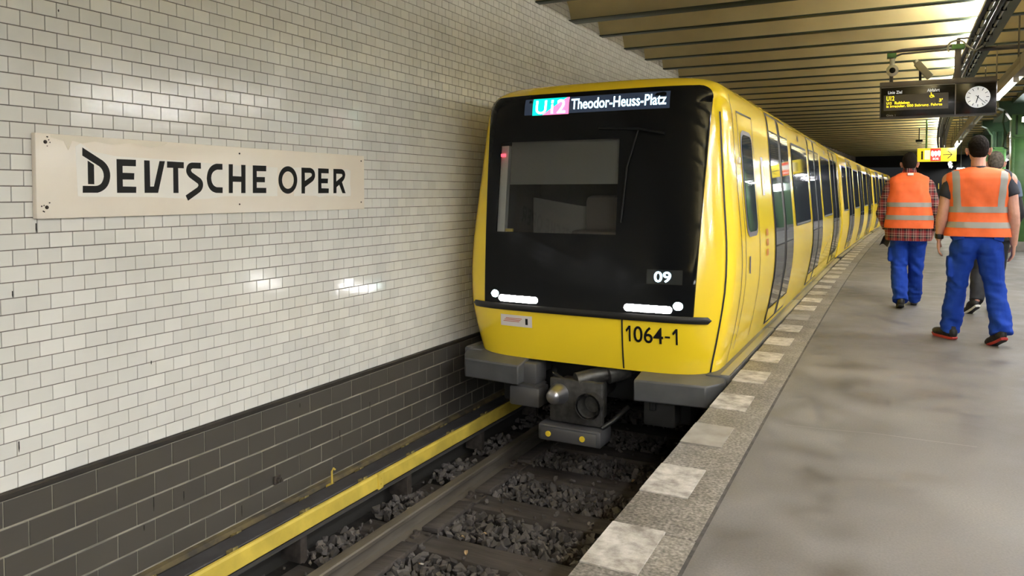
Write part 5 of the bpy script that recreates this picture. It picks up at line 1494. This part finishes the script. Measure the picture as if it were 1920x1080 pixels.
# black cap carried in his left hand
mb = MB(); mb.grid(lambda a, b: (-.30 + .10 * a - .05 * b, .05 + .02 * math.sin(3 * a), .80 - .11 * b + .02 * math.sin(a * 4)), frange(0, 1, 6), frange(0, 1, 6))
mb.grid(lambda a, b: (-.30 + .10 * a - .05 * b, .075 + .02 * math.sin(3 * a), .80 - .11 * b + .02 * math.sin(a * 4)), frange(0, 1, 6), frange(0, 1, 6), flip=True)
n_ = 49
for k in range(6):
    for (i, j) in ((k, k + 1), (42 + k, 43 + k), (k * 7, k * 7 + 7), (k * 7 + 6, k * 7 + 13)):
        mb.f.append((i, j, n_ + j, n_ + i)); mb.m.append(0)
o = mb.build('pouch', M_RUBBER, smooth=40); o.location = P2; o.scale = (.84, 1, 1)
tag(o, 'small black pouch held low in the left hand of the plaid shirt worker', 'pouch')

# ------------------------------------------------ grey haired man half hidden behind
P3 = (1.07, 9.45, 0)
H3 = (.03, .01, 1.625)
b3 = MB(); head(b3, H3)
cap(b3, (.02, -.01, 1.42), (.025, 0, 1.54), .064, .06)
b3.sphere((0, 0, 1.28), (.17, .11, .19), 16, 12); b3.sphere((0, 0, 1.0), (.16, .11, .18), 16, 12)
for s, shd, el, wr, tip in ((-1, (-.20, 0, 1.36), (-.245, -.02, 1.08), (-.23, .08, .88), (-.22, .12, .72)), (1, (.21, 0, 1.36), (.27, -.03, 1.08), (.23, .12, .93), (.20, .2, .82))):
    cap(b3, (s * .12, 0, 1.37), shd, .07, .065); cap(b3, shd, el, .055, .045); cap(b3, el, wr, .045, .03); hand(b3, wr, s, tip, 1.05, .6)
for s, kn, an in ((-1, (-.13, .02, .46), (-.16, -.20, .17)), (1, (.08, .06, .46), (.06, .15, .09))):
    cap(b3, (s * .085, 0, .86), kn, .08, .052); cap(b3, kn, an, .052, .038)
p3 = remesh('person', b3, .007, 2, SKIN, None, None, P3)
tag(p3, 'grey haired man in dark jacket half hidden behind the nearest worker', 'person', 'people walking away on the platform')
eyes(p3, H3); p3.scale = (.87, 1, 1); hair(p3, H3, M_HAIRG, 1.0)
M_JACKET = mat('black jacket', (.008, .009, .012), .8); M_YOKE = mat('blue grey jacket yoke', (.075, .105, .16), .8, var=.1)
J3 = Torso([(.80, .235, .16, 0), (.95, .235, .16, 0), (1.15, .24, .155, 0), (1.32, .25, .15, -.005), (1.40, .235, .13, -.01), (1.45, .17, .10, -.01), (1.50, .085, .08, 0)], 2.6, .01, 12.5)
j3 = J3.mesh('jacket', M_JACKET, p3, .80, 1.50, 0, 36, 64)
J3.mesh('yoke', M_YOKE, j3, 1.29, 1.502, .006, 14, 64, False)
sl = MB()
for s, a, b, c in ((-1, (-.19, 0, 1.36), (-.245, -.02, 1.08), (-.23, .075, .90)), (1, (.20, 0, 1.36), (.272, -.03, 1.08), (.235, .11, .94))):
    sl.sphere(a, .085, 16, 10); sl.cyl(a, b, .084, .068, 18); sl.sphere(b, .07, 16, 10); sl.cyl(b, c, .068, .05, 18)
remesh('sleeves', sl, .010, 3, M_JACKET, j3, wrinkle(.01, 8, 14, 19))
up_ = MB(); up_.sphere((.205, 0, 1.372), .093, 16, 10); up_.cyl((.205, 0, 1.372), (.238, -.015, 1.24), .093, .084, 18); up_.sphere((-.195, 0, 1.372), .093, 16, 10); up_.cyl((-.195, 0, 1.372), (-.22, -.015, 1.26), .093, .084, 18)
remesh('sleeve_caps', up_, .010, 3, M_YOKE, j3)
tr_ = MB(); tr_.sphere((0, 0, .88), (.19, .14, .13), 18, 12); ecyl(tr_, .80, .92, .19, .13)
leg(tr_, (-.095, 0, .80), (-.13, .02, .46), (-.158, -.185, .14), .108, .078, .075)
leg(tr_, (.095, 0, .80), (.085, .06, .46), (.065, .145, .07), .108, .078, .075)
remesh('trousers', tr_, .010, 3, mat('black trousers', (.010, .011, .015), .8), p3, wrinkle(.01, 6, 14, 25, .16, .45))
shoe(p3, (-.175, -.20), R(30), R(30), M_SHOEB, M_SOLEW, M_SOLEK); shoe(p3, (.06, .13), R(4), 0, M_SHOEB, M_SOLEW)
